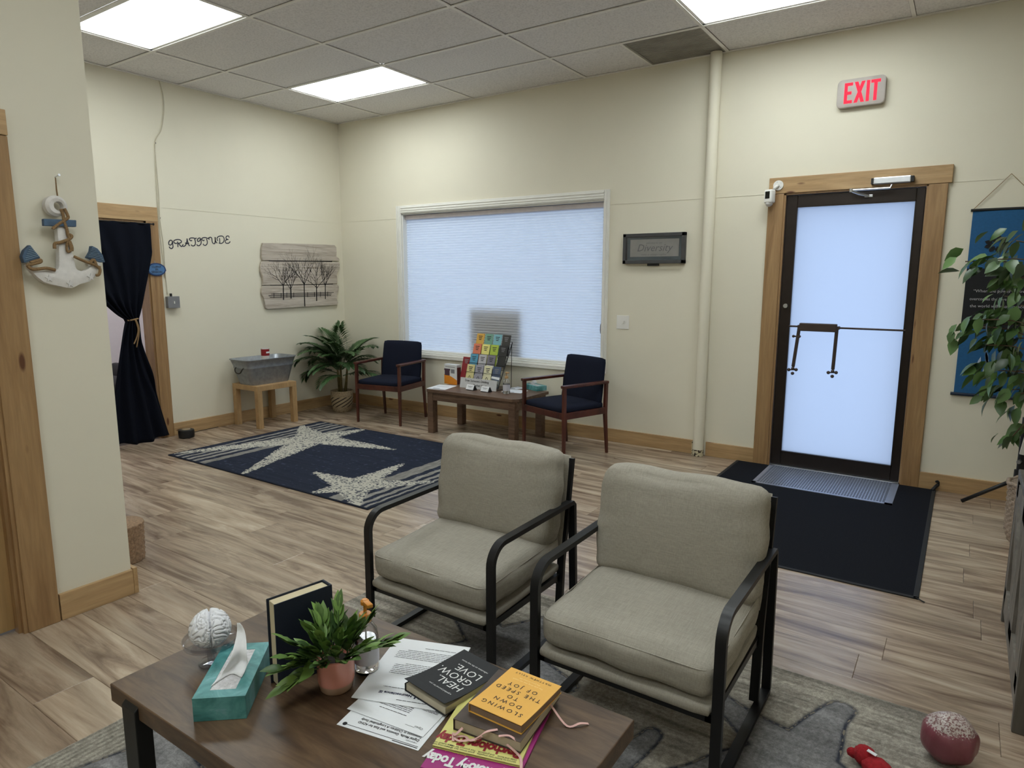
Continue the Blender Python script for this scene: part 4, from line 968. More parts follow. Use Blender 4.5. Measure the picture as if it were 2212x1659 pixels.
# ================================================================ CURTAIN
t = thing('navy_curtain', 'navy curtain tied with rope in the left wall doorway', 'curtain', (.05, -2.45, 0))
CURT = plain('navy_curtain_cloth', srgb(14, 17, 27), .9, var=.15, scale=90, spec=.1)
nx_, nz_ = 90, 70; zt = 1.93
def edges(z):
    # left and right edge (y) of the cloth and how far it is gathered
    if z > 1.10:
        f_ = (z-1.10)/(zt-1.10); l = -2.497-.60*f_**.75; r = -2.405+.175*min(1, f_*1.45)**.9
    else:
        f_ = (1.10-z)/1.10; l = -2.497-.24*f_**.8; r = -2.405+.215*f_**1.1
    return l, r
V = []; F_ = []
for j in range(nz_+1):
    z = zt-(zt-.012)*j/nz_; l, r = edges(z); g = (r-l)
    amp = .012+.020*max(0, 1-abs(z-1.1)/.25)+.012*(1.1-z)*(z < 1.1)
    if zt-z < .05: amp = .008
    for i in range(nx_+1):
        u = i/nx_; y = l+g*u
        x = .045+amp*math.sin(u*2*PI*(5 if z > 1.1 else 5-1.6*min(1,(1.1-z)*1.5))+.8*math.sin(3*z)+2.0*u*u) + .004*math.sin(u*40+z*9) + (.035*(1.1-z)/1.1 if z < 1.1 else 0)*math.sin(PI*u)
        zz = z + (.02*math.sin(u*9) if j == nz_ else 0)
        V.append((x, y, max(.004, zz)))
bm = bmesh.new(); vv = [bm.verts.new(p) for p in V]
for j in range(nz_):
    for i in range(nx_): a = j*(nx_+1)+i; bm.faces.new((vv[a], vv[a+1], vv[a+nx_+2], vv[a+nx_+1]))
o = part('cloth', bm, CURT, t, smooth='all'); sm = o.modifiers.new('thick', 'SOLIDIFY'); sm.thickness = .002
part('rod', B().cyl((.045,-3.17,1.925), (.045,-2.20,1.925), .006, n=10).cyl((.045,-2.20,1.925), (.045,-2.192,1.925), .011, n=12).cyl((0.02,-2.212,1.925), (.045,-2.212,1.925), .004, n=8), BLACKM, t)
tr = [(.045+.034*math.cos(a), -2.451+.056*math.sin(a), 1.10+.006*math.sin(a*2)) for a in [2*PI*k/24 for k in range(24)]]
part('tieback_rope', B().tube(tr, .007, 7, True).tube(catmull([(.082,-2.44,1.10),(.088,-2.425,1.02),(.085,-2.44,.95),(.085,-2.47,.89)], 5), .006, 7).tube(catmull([(.082,-2.435,1.10),(.09,-2.418,1.03),(.088,-2.425,.96),(.086,-2.45,.86)], 5), .005, 7), ROPE, t, smooth='all')
# ---- smart speaker on the floor
t = thing('small_speaker', 'small round black speaker on the floor beside the curtain', 'speaker', (.160, -2.105, 0))
part('body', B().lathe([(.058,0),(.068,.004),(.070,.055),(.067,.070),(.058,.075)], (0,0,0), 32), BLACKP, t, local=True, smooth=40)
part('top_disc', B().lathe([(.038,.0752),(.036,.0772)], (0,0,0), 28), plain('tan_disc', srgb(150,128,100), .6), t, local=True, smooth=40)
part('cord', B().tube(catmull([(-.065,.02,.01),(-.1,.06,.006),(-.12,.2,.006),(-.13,.4,.006)], 5), .003, 6), BLACKP, t, local=True)
# ---- wicker basket edge behind the partition corner
def wicker(b, prof, n, rows, amp, o):
    """woven wall: bumps alternate from row to row"""
    P_ = []
    for i in range(rows*2+1):
        f_ = i/(rows*2); z = prof[0][1]+(prof[-1][1]-prof[0][1])*f_
        for (ra, za), (rb_, zb_) in zip(prof, prof[1:]):
            if za <= z <= zb_+1e-9: r_ = ra+(rb_-ra)*((z-za)/max(1e-9, zb_-za)); break
        P_.append((r_, z))
    b.lathe(P_, o, n, lambda i, a: amp*math.sin(a*n/4+(i//2)*PI)*(1 if i % 2 else .15), cap=True)
WICK = plain('wicker', srgb(150, 122, 96), .85, var=.35, scale=90, bmp=.5)
SEAG = plain('brown_woven_rope', srgb(160, 142, 126), .9, var=.4, scale=120, bmp=.6)
t = thing('corner_basket', 'brown wicker basket edge behind the partition wall corner', 'basket', (2.50, -3.815, 0))
b = B(); wicker(b, [(.105,0),(.112,.20)], 64, 14, .005, (0,0,0)); part('body', b, WICK, t, local=True, smooth='all')
# ================================================================ PLANTS
def leafmesh(name, L_, W_, fold=.18, curl=.15, n=4):
    b = B(); mid = []; lf = []; rg_ = []
    for i in range(n+1):
        f_ = i/n; w = W_/2*math.sin(PI*min(1, f_**.8))*(1 if f_ < 1 else 0)+(.0006 if 0 < i < n else 0); z = -curl*L_*f_*f_
        mid.append(b.bm.verts.new((L_*f_, 0, z)))
        if 0 < i < n: lf.append(b.bm.verts.new((L_*f_, w, z+fold*w))); rg_.append(b.bm.verts.new((L_*f_, -w, z+fold*w)))
    for sd, s in ((lf, 1), (rg_, -1)):
        b.bm.faces.new((mid[0], mid[1], sd[0]) if s > 0 else (mid[0], sd[0], mid[1]))
        for i in range(n-2): q = (mid[i+1], mid[i+2], sd[i+1], sd[i]); b.bm.faces.new(q if s > 0 else q[::-1])
        b.bm.faces.new((mid[n-1], mid[n], sd[n-2]) if s > 0 else (mid[n-1], sd[n-2], mid[n]))
    me = bpy.data.meshes.new(name); b.bm.to_mesh(me); b.bm.free(); finish(me, 'all'); return me
def leafmat(name, c1, c2, rough=.4):
    ma, nt, N, L, b = newmat(name); b.inputs['Roughness'].default_value = rough
    oi = N.new('ShaderNodeObjectInfo'); L.new(ramp(nt, oi.outputs['Random'], [(0, c1), (1, c2)]), b.inputs['Base Color'])
    b.inputs['Subsurface Weight'].default_value = 0.0; return ma
def place_leaf(me, parent, p, d, roll, sc):
    """leaf whose axis points along d (local space of its plant)"""
    d = Vector(d).normalized(); side = d.cross(Vector((0,0,1)))
    if side.length < 1e-3: side = Vector((1,0,0))
    side.normalize(); side = Matrix.Rotation(roll, 3, d) @ side; upv = side.cross(d)
    M4 = Matrix.Identity(4)
    for i, v in enumerate((d*sc, -side*sc, upv*sc)):
        for j in range(3): M4[j][i] = v[j]
    o = link(bpy.data.objects.new('leaf', me)); o.parent = parent; o.matrix_local = Matrix.Translation(p) @ M4; return o
SOIL = plain('dark_soil', srgb(30, 22, 18), .95, var=.3, scale=80)
# ---- areca palm in woven pot
t = thing('potted_palm', 'potted palm in woven basket in the room corner', 'plant', (.400, -.440, 0))
b = B(); zz = [(.085,0),(.098,.02),(.112,.08),(.120,.15),(.119,.20),(.123,.235)]
b.lathe(zz+[(.112,.237),(.108,.20)], (0,0,0), 96, lambda i, a: .0025*math.sin(a*30+i*2)); 
def potmat():
    ma, nt, N, L, bb = newmat('woven_seagrass_pot'); bb.inputs['Roughness'].default_value = .9
    tc = N.new('ShaderNodeTexCoord'); sp = N.new('ShaderNodeSeparateXYZ'); L.new(tc.outputs['Object'], sp.inputs[0])
    at = N.new('ShaderNodeMath'); at.operation = 'ARCTAN2'; L.new(sp.outputs[1], at.inputs[0]); L.new(sp.outputs[0], at.inputs[1])
    m1 = N.new('ShaderNodeMath'); m1.operation = 'MULTIPLY'; L.new(at.outputs[0], m1.inputs[0]); m1.inputs[1].default_value = 10
    m2 = N.new('ShaderNodeMath'); m2.operation = 'MULTIPLY_ADD'; L.new(sp.outputs[2], m2.inputs[0]); m2.inputs[1].default_value = -155; L.new(m1.outputs[0], m2.inputs[2])
    sn = N.new('ShaderNodeMath'); sn.operation = 'SINE'; L.new(m2.outputs[0], sn.inputs[0])
    c1 = ramp(nt, sn.outputs[0], [(.45, srgb(168,150,122)), (.62, srgb(52,40,34))])
    zr = N.new('ShaderNodeMapRange'); L.new(sp.outputs[2], zr.inputs[0]); zr.inputs[1].default_value = 0; zr.inputs[2].default_value = .24
    mk = ramp(nt, zr.outputs[0], [(.24, (0,0,0,1)), (.27, (1,1,1,1)), (.70, (1,1,1,1)), (.73, (0,0,0,1))])
    bw = N.new('ShaderNodeRGBToBW'); L.new(mk, bw.inputs[0]); f = noise(nt, coords(nt), 120, 3, .6)
    base = ramp(nt, f, [(.35, srgb(120,100,78)), (.6, srgb(182,164,134))]); L.new(mixc(nt, bw.outputs[0], base, c1), bb.inputs['Base Color']); bump(nt, bb, f, .7, .004); return ma
part('pot', b, potmat(), t, local=True, smooth=60)
part('soil', B().lathe([(.106,.20),(.05,.214),(.005,.216)], (0,0,0), 24), SOIL, t, local=True, smooth='all')
STEM = plain('palm_stem', srgb(112, 98, 56), .7, var=.25, scale=30); PALM = plain('palm_green', srgb(62, 90, 50), .5, var=.35, scale=14)
for x, y, x2, y2 in ((-.03,.0,-.07,.01), (.012,-.02,.02,-.02), (.02,.03,.05,.05)):
    part('stem', B().tube([(x,y,.20), ((x+x2)/2,(y+y2)/2,.34), (x2,y2,.52)], [.017,.014,.009], 10), STEM, t, local=True, smooth='all')
R_ = random.Random(12)
def frond(az, el, ln, droop, base):
    b = B(); pts = []; p = Vector(base); e = el
    h = Vector((math.cos(az), math.sin(az), 0)); n = 34
    for i in range(n+1): pts.append(p.copy()); e -= droop/n*(.4+1.2*i/n); p = p+(h*math.cos(e)+Vector((0,0,1))*math.sin(e))*ln/n
    b.tube(pts, [.0045*(1-.8*i/n)+.0006 for i in range(n+1)], 5)
    s = Vector((-h.y, h.x, 0))
    for i in range(5, n+1):
        d = (pts[min(i+1,n)]-pts[max(i-1,0)]).normalized(); f_ = (i-5)/(n-5); L_ = ln*.46*(.6+.4*math.sin(PI*min(1,f_*.9+.12)))*(1-.35*f_)
        for sg in (-1, 1):
            dv = (d*(.60+.6*f_)+s*sg*(1.1-.5*f_)+Vector((0,0,.10-.15*R_.random()))).normalized(); q0_ = pts[i]; q1_ = q0_+dv*L_*.55; q2_ = q0_+dv*L_+Vector((0,0,-L_*.16))
            w = .0115; nn = dv.cross(Vector((0,0,1))); nn = nn.normalized()*w if nn.length > 1e-4 else s*w
            va, vb, vc, vd, ve = [b.bm.verts.new(k) for k in (q0_, q1_-nn, q1_+nn, q2_, q1_+Vector((0,0,-.002)))]
            b.bm.faces.new((va, vb, ve)); b.bm.faces.new((va, ve, vc)); b.bm.faces.new((vb, vd, ve)); b.bm.faces.new((ve, vd, vc))
    for v in b.bm.verts:
        v.co.x = max(-.375, min(.43, v.co.x)); v.co.y = min(.405, v.co.y)
    part('frond', b, PALM, t, local=True, fixn=False)
for az, el, ln, dr, base in tuple((k*.78+.3*(k%3), .55+.13*(k%6), .36+.02*(k%5), 1.2, (.03*math.cos(k),.03*math.sin(k)-.01,.47)) for k in range(9))+((2.2,1.45,.52,.7,(-.05,.0,.48)), (3.3,.95,.52,1.5,(-.07,0,.5)), (3.9,.75,.50,1.4,(-.07,.0,.46)), (4.6,.7,.42,1.5,(.01,-.02,.46)), (5.2,1.2,.46,1.1,(.02,-.02,.5)), (5.9,.95,.44,1.2,(.03,0,.5)), (3.0,1.3,.5,.9,(-.05,0,.5)), (4.4,.95,.46,1.3,(-.04,-.02,.5)), (5.5,1.4,.5,.7,(.02,-.01,.5)), (3.75,1.1,.50,1.2,(-.06,0,.48)),
                             (.2,1.0,.50,1.2,(.04,.02,.5)), (.9,1.2,.44,1.0,(.05,.05,.5)), (1.5,1.1,.42,.9,(.03,.05,.5)), (.45,.35,.50,1.0,(.03,0,.40)), (3.6,.35,.46,1.2,(-.06,0,.42)), (4.2,1.25,.48,1.0,(0,-.02,.5)), (4.9,.3,.36,1.2,(.01,-.03,.40)), (4.7,1.35,.42,.9,(0,-.02,.5)), (5.0,.95,.40,1.1,(.02,-.02,.48)), (3.4,.7,.40,1.3,(-.06,0,.46)), (2.6,1.2,.42,.8,(-.05,.02,.5))):
    frond(az, el, ln, dr, base)
# ---- ficus tree in basket at the right edge
t = thing('ficus_tree', 'leafy artificial ficus tree in brown woven basket at right edge', 'tree', (6.490, -.830, 0))
b = B(); wicker(b, [(.14,0),(.160,.06),(.165,.28),(.171,.335)], 88, 22, .008, (0,0,0)); part('basket', b, SEAG, t, local=True, smooth='all')
part('basket_rim', B().tube([(.168*math.cos(a), .168*math.sin(a), .335+.006*math.sin(a*9)) for a in [2*PI*k/48 for k in range(48)]], .011, 7, True), SEAG, t, local=True, smooth='all')
part('trunk', B().tube(catmull([(0,0,.1),(.02,.01,.5),(-.01,.02,.9),(.01,0,1.3),(0,.01,1.70)], 4), [.016-.0008*k for k in range(17)], 8), plain('ficus_bark', srgb(96,80,64), .85, var=.2), t, local=True, smooth='all')
FIC = leafmat('ficus_leaf', srgb(44, 66, 40), srgb(104, 140, 78), .35); FL = leafmesh('ficus_leaf', .098, .058, .22, .25); FL.materials.append(FIC)
R_ = random.Random(5); br = B(); cnt = 0
def cluster(c, n, sp):
    global cnt
    for k in range(n):
        if cnt >= 290: return
        p = Vector(c)+Vector((R_.gauss(0,sp), R_.gauss(0,sp), R_.gauss(0,sp))); d = (p-Vector((0,0,p.z+.25))).normalized()+Vector((R_.gauss(0,.5), R_.gauss(0,.5), R_.gauss(-.35,.4)))
        place_leaf(FL, t, p, d, R_.uniform(-1,1), R_.uniform(.75,1.15)); cnt += 1
tips = []
base = Vector((6.490, -.830, 0))
def vis(px, py, dy=0.0): q = P(px, py, 'y', -.83+dy); return q-base
for px, py, dy, n, sp in ((2085,565,.0,6,.035), (2155,560,-.08,16,.05), (2195,520,.03,18,.06), (2190,600,.0,18,.06), (2205,660,-.05,14,.06), (2170,640,.05,9,.05), (2085,705,-.02,6,.030), (2120,690,-.06,12,.045), (2160,700,.0,20,.055), (2195,730,.04,20,.06), (2130,745,-.02,8,.04),
                          (2150,800,-.04,18,.05), (2185,800,.0,20,.06), (2205,850,-.03,18,.055), (2155,845,.02,7,.035), (2185,945,.0,5,.028), (2205,930,.05,5,.035), (2200,580,.1,10,.06), (2205,780,.1,10,.06)):
    c = vis(px, py, dy); cluster(c, n, sp); s_ = Vector((0,0,min(1.45, max(.75, c.z-.15)))); br.tube(catmull([s_, (s_+c)/2+Vector((0,0,.06)), c], 4), .0035, 5)
for k in range(16):
    a = R_.uniform(-2.4, 2.0) if k % 2 else R_.uniform(0, 6.28); z = R_.uniform(.95,1.85); r_ = R_.uniform(.12,.38); c = Vector((abs(r_*math.cos(a))*1.0+.02, r_*math.sin(a), z)); cluster(c, 3, .05)
    br.tube([Vector((0,0,max(.8,z-.2))), c], .003, 5)
part('branches', br, MATS['ficus_bark'], t, local=True, smooth='all')
# ---- tripod stand behind the basket
t = thing('tripod_stand', 'black tripod stand with white-edged board at the right edge', 'stand', (6.408, -.300, 0))
def tl(p): return Vector(p)
for f in ((6.127,-.231), (6.70,-.12), (6.50,-.60)):
    part('leg', B().tube([(f[0],f[1],.013), (6.408+(f[0]-6.408)*.10, -.3+(f[1]+.3)*.10, .215)], .012, 10), BLACKP, t, smooth='all')
part('hub', B().cyl((6.408,-.3,.20), (6.408,-.3,.285), .032, n=20), BLACKP, t, smooth=40)
part('pole', B().cyl((6.408,-.3,.28), (6.408,-.3,.62), .022, n=16).cyl((6.408,-.3,.62), (6.408,-.3,1.2), .016, n=16), BLACKP, t, smooth=40)
part('clamp_knob', B().cyl((6.398,-.32,.345), (6.39,-.345,.345), .012, n=14), CHROME, t, smooth=40)
M4 = T((6.648,-.36,.51), (0, math.radians(7), 0)); part('board', B().box((-.245,-.012,-.14), (.25,.010,.14), .002, M4), WHITEPL, t); part('board_back', B().box((-.235,.010,-.13), (.24,.016,.13), .002, M4), BLACKP, t)

# ================================================================ ON THE COFFEE TABLE
def T_(px, py, z=CZ): return P(px, py, 'z', z)
# ---- tissue box
t = thing('tissue_box', 'teal watercolour tissue box with tissue on the coffee table', 'tissue box', (4.6, -4.52, CZ))
def tealmat():
    ma, nt, N, L, b = newmat('teal_watercolour'); b.inputs['Roughness'].default_value = .45
    f = noise(nt, coords(nt), 14, 4, .6, 1.0); L.new(ramp(nt, f, [(.3, srgb(44,98,100)), (.48, srgb(70,134,134)), (.62, srgb(94,156,157)), (.75, srgb(132,170,186))]), b.inputs['Base Color']); return ma
TEAL = tealmat(); TIS = plain('tissue_paper', srgb(232, 232, 234), .9, var=.03, scale=60, bmp=.3)
def tissue_box(t, M4, w, d, h):
    ow, od = w*(.5 if d > w else .7), d*(.74 if d > w else .5)
    b = B(); b.box((-w/2,-d/2,0), (w/2,d/2,h-.002), .001, M4)
    part('carton', b, TEAL, t)
    b = B(); b.box((-w/2,-d/2,h-.002), (-ow/2,d/2,h), 0, M4); b.box((ow/2,-d/2,h-.002), (w/2,d/2,h), 0, M4); b.box((-ow/2,-d/2,h-.002), (ow/2,-od/2,h), 0, M4); b.box((-ow/2,od/2,h-.002), (ow/2,d/2,h), 0, M4); part('top_panel', b, TEAL, t)
    film = B(); film.box((-ow/2,-od/2,h-.0019), (ow/2,od/2,h-.0012), 0, M4); part('film_window', film, plain('crinkled_film', srgb(206,204,206), .25, var=.2, scale=90, bmp=.8) if 'crinkled_film' not in MATS else MATS['crinkled_film'], t)
    return ow, od
a = T_(418,1560); c = T_(537,1552); ux = (c-a).normalized(); uy = Vector((-ux.y, ux.x, 0)); wv_ = .118; dv_ = .232; hv_ = .058
M4 = frame(a+ux*wv_/2+uy*dv_/2, ux, uy)
ow, od = tissue_box(t, M4, wv_, dv_, hv_)
b = B(); R = []
for i in range(15):
    f_ = i/14; row_ = []
    for k in range(9):
        u = k/8-.5; s = .040*(1-f_)**.9+.005; x = u*2*s*.7+.016*math.sin(f_*2.9)+.004*f_; y = -.045+.105*f_*(1-.30*f_)+.030*u*(1-f_)+.018*math.cos(u*5)*(1-f_)+ .01*math.sin(f_*9); z = hv_+.002+.10*f_**1.35+.012*math.sin(u*6+f_*3)*(1-f_)*f_
        row_.append(b.bm.verts.new(M4 @ Vector((x, y, z))))
    R.append(row_)
for i in range(14):
    for k in range(8): b.bm.faces.new((R[i][k], R[i][k+1], R[i+1][k+1], R[i+1][k]))
o = part('tissue', b, TIS, t, smooth='all'); o.modifiers.new('thick', 'SOLIDIFY').thickness = .0006
# ---- brain model on clear stand
bc = T_(452,1432); t = thing('brain_model', 'white brain model on clear acrylic stand on the coffee table', 'model', (bc.x, bc.y, CZ))
BC = Vector((bc.x+.006, bc.y+.006, CZ+.096)); vdir = (Vector((CAM.x,CAM.y,0))-Vector((BC.x,BC.y,0))).normalized(); sdir = Vector((-vdir.y, vdir.x, 0))
bm = bmesh.new(); bmesh.ops.create_icosphere(bm, subdivisions=6, radius=1)
Nz = np.array([v.co[:] for v in bm.verts]); 
def wob(p, s, ph): return np.sin(p[:,0]*s+ph)+np.sin(p[:,1]*s*1.1+ph*1.7)+np.sin(p[:,2]*s*.93+ph*2.3)
wx = Nz+.16*np.stack([wob(Nz[:,[1,2,0]], 5.1, .4), wob(Nz[:,[2,0,1]], 4.7, 1.9), wob(Nz, 5.5, 3.1)], -1)
gy = np.sin(wx[:,0]*13+1.3*wob(wx, 6.3, .7))*np.cos(wx[:,2]*9+1.2*wob(wx[:,[2,1,0]], 5.7, 2.2))
g = .05-.13*np.exp(-(gy/.16)**2)-.20*np.exp(-(Nz[:,0]/.045)**2)*(Nz[:,2] > -.6)
for v, gg in zip(bm.verts, g):
    p = v.co.copy(); r_ = .93+gg; q = p*r_; q.x *= .053; q.y *= .060; q.z *= .053*(1 if q.z > 0 else .85)
    v.co = BC + sdir*q.x + vdir*q.y + Vector((0,0,q.z))
part('brain', bm, plain('white_resin', srgb(226, 226, 230), .55, var=.02), t, smooth='all')
st = B(); c0 = Vector((BC.x, BC.y, CZ))
st.lathe([(.062,.058),(.068,.060),(.070,.075),(.068,.075),(.065,.064),(.02,.062)], (BC.x,BC.y,CZ), 40)
part('stand_ring', st, CLEARP, t, smooth=40)
st = B().cyl((BC.x,BC.y,CZ+.006), (BC.x,BC.y,CZ+.06), .012, n=16).lathe([(.034,0),(.034,.005),(.012,.008)], (BC.x,BC.y,CZ), 30); part('stand_foot', st, CLEARP, t, smooth=40)
# ---- standing navy book
a = T_(604,1491); t = thing('navy_book', 'thick navy hardcover book standing upright on the coffee table', 'book', (a.x, a.y, CZ))
M4 = T((a.x, a.y, CZ), (0,0,math.radians(-11))); bh, bw_, bt = .226, .152, .044      # local: +y along the cover, -x thickness
NVY = plain('navy_bookcloth', srgb(14, 26, 46), .7, var=.12, scale=300); PGS = plain('cream_page_block', srgb(206, 192, 160), .85, var=.12, scale=6)
part('cover', B().box((-.003,-.002,0), (0,bw_,bh), .001, M4), NVY, t); part('cover', B().box((-bt,-.002,0), (-bt+.003,bw_,bh), .001, M4), NVY, t)
part('spine', B().box((-bt,bw_-.003,0), (0,bw_+.003,bh), .001, M4), NVY, t)
bookinv = M4.inverted()
pgs = B(); pgs.box((-bt+.003,.004,.004), (-.003,bw_-.003,bh-.005), .001, M4); part('page_block', pgs, PGS, t)
# ---- coffee table plant
pc = T_(727,1484); t = thing('small_potted_plant', 'green leafy plant in pink glazed pot on the coffee table', 'plant', (pc.x, pc.y, CZ))
def pinkmat():
    ma, nt, N, L, b = newmat('pink_glaze'); b.inputs['Roughness'].default_value = .18
    tc = N.new('ShaderNodeTexCoord'); sp = N.new('ShaderNodeSeparateXYZ'); L.new(tc.outputs['Object'], sp.inputs[0])
    L.new(ramp(nt, sp.outputs[2], [(.020, srgb(168,138,116)), (.024, srgb(206,140,126))]), b.inputs['Base Color']); return ma
part('pot', B().lathe([(.036,0),(.041,.006),(.045,.03),(.046,.088),(.043,.09),(.041,.072)], (0,0,0), 40), pinkmat(), t, local=True, smooth=50)
part('soil', B().lathe([(.042,.07),(.02,.078),(.003,.08)], (0,0,0), 20), SOIL, t, local=True, smooth='all')
PLM = leafmat('bamboo_leaf', srgb(54, 80, 44), srgb(128, 162, 84), .35); PL = leafmesh('bamboo_leaf', .052, .021, .25, .18); PL.materials.append(PLM)
R_ = random.Random(9); sb = B(); ctr = Vector((0,0,.085))
sd_ = Vector((rt.x, rt.y, 0)).normalized(); bd_ = Vector((fw.x, fw.y, 0)).normalized()
for (a_, e_, ln) in ((.3,1.0,.12),(1.6,1.3,.12),(2.4,1.25,.12),(3.8,1.2,.11),(4.4,1.2,.10),(5.2,1.25,.10),(5.9,1.15,.11),(2.2,.9,.11),(0,1.35,.10),(.6,1.15,.10),(1.2,1.1,.10),(2.0,1.1,.10),(2.7,1.0,.11),(3.7,.75,.12),(4.0,.55,.12),(4.2,.9,.09),(5.0,.9,.09),(5.8,.75,.10),(6.1,.45,.13),(.2,.30,.13),(3.9,.3,.12),(3.9,-.15,.11),(2.9,1.35,.10),(5.4,.6,.08),(4.6,.55,.08)):
    h = sd_*math.cos(a_)+bd_*math.sin(a_); d = h*math.cos(e_)+Vector((0,0,1))*math.sin(e_); p0 = ctr+h*.025; p1 = p0+d*ln*.9-Vector((0,0,.012))
    sb.tube([p0-Vector((0,0,.02)), p0+d*ln*.5, p1], .0016, 5)
    for k in range(11):
        f_ = .25+.75*k/10; p = p0+(p1-p0)*f_; s = (-1)**k; dd = d*(.8+.5*f_)+h.cross(Vector((0,0,1)))*s*R_.uniform(.35,.75)*(1.15-f_)+Vector((0,0,R_.uniform(-.05,.45)))
        sc_ = R_.uniform(.75,1.2); tip = p+dd.normalized()*.052*sc_; wb = bookinv @ (tip+Vector((pc.x, pc.y, CZ)))
        if (wb.x < .014 and -.03 < wb.y < .18 and wb.z < .24) or tip.z < .012 or (Vector((tip.x+pc.x-T_(793,1446).x, tip.y+pc.y-T_(793,1446).y)).length < .042 and tip.z < .21): continue
        place_leaf(PL, t, p, dd, R_.uniform(-.5,.5), sc_)
part('stems', sb, plain('plant_stem', srgb(70,96,48), .6), t, local=True)
# ---- pump bottle
def pump_bottle(name, label, p, zb, sc, amber):
    t = thing(name, label, 'bottle', (p.x, p.y, zb), 0, 'clear pump sanitizer bottles')
    part('bottle', B().lathe([(r_*sc, z*sc) for r_, z in ((.026,0),(.029,.004),(.029,.085),(.026,.105),(.014,.122),(.012,.128),(.010,.126),(.0125,.119),(.024,.102),(.027,.084),(.027,.006))], (0,0,0), 32), ACRYL, t, local=True, smooth=50)
    part('gel', B().lathe([(r_*sc, z*sc) for r_, z in ((.0255,.0065),(.0262,.008),(.0262,.082),(.0255,.083))], (0,0,0), 28), GLASS, t, local=True, smooth=50)
    part('dip_tube', B().cyl((0,0,.012*sc), (0,0,.125*sc), .002*sc, n=8), WHITEPL, t, local=True)
    lb = part('label', B().lathe([(.0294*sc,.025*sc),(.0294*sc,.075*sc)], (0,0,0), 32, cap=False), plain('bottle_label', srgb(196,196,206), .6) if 'bottle_label' not in MATS else MATS['bottle_label'], t, local=True, smooth='all')
    part('collar', B().lathe([(r_*sc, z*sc) for r_, z in ((.014,.124),(.0145,.126),(.0145,.142),(.013,.144))], (0,0,0), 24), amber, t, local=True, smooth=40)
    b = B().lathe([(r_*sc, z*sc) for r_, z in ((.004,.142),(.004,.165),(.010,.166),(.010,.174),(.006,.178))], (0,0,0), 18)
    b.box((-.004*sc,-.007*sc,.168*sc), (.032*sc,.007*sc,.177*sc), .002*sc, Matrix.Rotation(math.radians(-20),4,'Z')); part('pump', b, amber, t, local=True, smooth=40); return t
AMB = plain('amber_pump', srgb(196, 128, 48), .35)
pump_bottle('pump_bottle', 'clear sanitizer pump bottle with amber top behind coffee table plant', T_(793,1446), CZ, 1.1, AMB)
# ---- printed sheets
def sheet(label, bl, br_, z, thick, lines, heads, group='printed sheets on the coffee table', w=.216, d=.279, extra=None):
    """paper on the table read from the armchairs: its head lies toward the camera"""
    a = T_(*bl, z); c = T_(*br_, z); ux = (a-c).normalized(); uy = Vector((-ux.y, ux.x, 0))     # reading direction, page up
    if uy.dot(Vector((0,-1,0))) < 0: uy = -uy
    o_ = c-uy*d                                                                                   # lower-left corner for the reader
    M4 = Matrix.Identity(4); uz = Vector((0,0,1))
    for i, v in enumerate((ux, uy, uz)):
        for j in range(3): M4[j][i] = v[j]
    M4 = Matrix.Translation(o_) @ M4
    cen = o_+ux*w/2+uy*d/2; t = thing('printed_sheet', label, 'paper', (cen.x, cen.y, z-thick), 0, group)
    b = B(); b.box((0,0,-thick), (w,d,0), 0, M4); part('paper', b, PAPER, t)
    R_ = random.Random(len(label)); ln = B()
    for (x0, y0, x1, n, st) in lines:
        for k in range(n):
            y = y0-k*st; xx = x0; xe = x1 if k < n-1 else x0+(x1-x0)*R_.uniform(.4,.9)
            while xx < xe:
                wv = min(R_.uniform(.006,.016), xe-xx); ln.quad(*[M4 @ Vector(q) for q in ((xx,y,.0004),(xx+wv,y,.0004),(xx+wv,y+.0018,.0004),(xx,y+.0018,.0004))]); xx += wv+.0014
    part('text_lines', ln, INK, t, fixn=False)['kind'] = 'stuff'
    if heads: lettering(t, heads, M4, INK, 'heading')
    if extra: extra(t, M4)
    return t
sheet('printed article sheet headed Digital Media lying lowest, nearest the table edge', (728.6,1565), (903.4,1621.5), CZ+.0012, .0010,
      [(.02,.20,.19,3,.006), (.02,.165,.12,4,.006)], [('Digital Media, Genetics, and Risk for ADHD',.014,.2490,.0105,'LEFT',dict(bold=.0002,xs=.86)), ('Symptoms in Children: A Longitudinal Study',.014,.2375,.0105,'LEFT',dict(bold=.0002,xs=.86)), ('original article',.014,.2600,.005,'LEFT',{})],
      extra=lambda t, M4: part('header_rule', B().box((.006,.269,.0003), (.196,.2702,.0005), 0, M4).box((.006,.273,.0003), (.07,.275,.0005), 0, M4).cyl(M4 @ Vector((.200,.2695,.0003)), M4 @ Vector((.200,.2695,.0006)), .0055, n=16), INK, t))
sheet('printed sheet with grey text box lying between two other sheets', (752.9,1532), (913.6,1591.8), CZ+.0032, .0010,
      [(.075,.236,.20,1,.006), (.075,.224,.17,5,.0058), (.012,.20,.055,6,.0035), (.012,.165,.05,2,.0035)], [('Open',.014,.256,.010,'LEFT',{})],
      extra=lambda t, M4: part('header_rule', B().box((.035,.262,.0003), (.06,.2626,.0005), 0, M4), INK, t))
sheet('printed letter with navy N letterhead, topmost of the sheets', (761,1506), (941,1535), CZ+.0058, .0018,
      [(.03,.262,.17,1,.006), (.04,.218,.19,1,.006), (.05,.195,.12,1,.006), (.014,.160,.17,7,.0075), (.014,.09,.185,6,.0075), (.03,.035,.17,1,.0075)], None,
      extra=lambda t, M4: lettering(t, [('N',.052,.236,.020,'LEFT',dict(bold=.0012)), ('Neuroscience IE',.074,.238,.013,'LEFT',dict(bold=.0004)), ('f   t   in',.07,.178,.009,'LEFT',{})], M4, plain('navy_ink', srgb(30,36,66), .7), 'letterhead'))
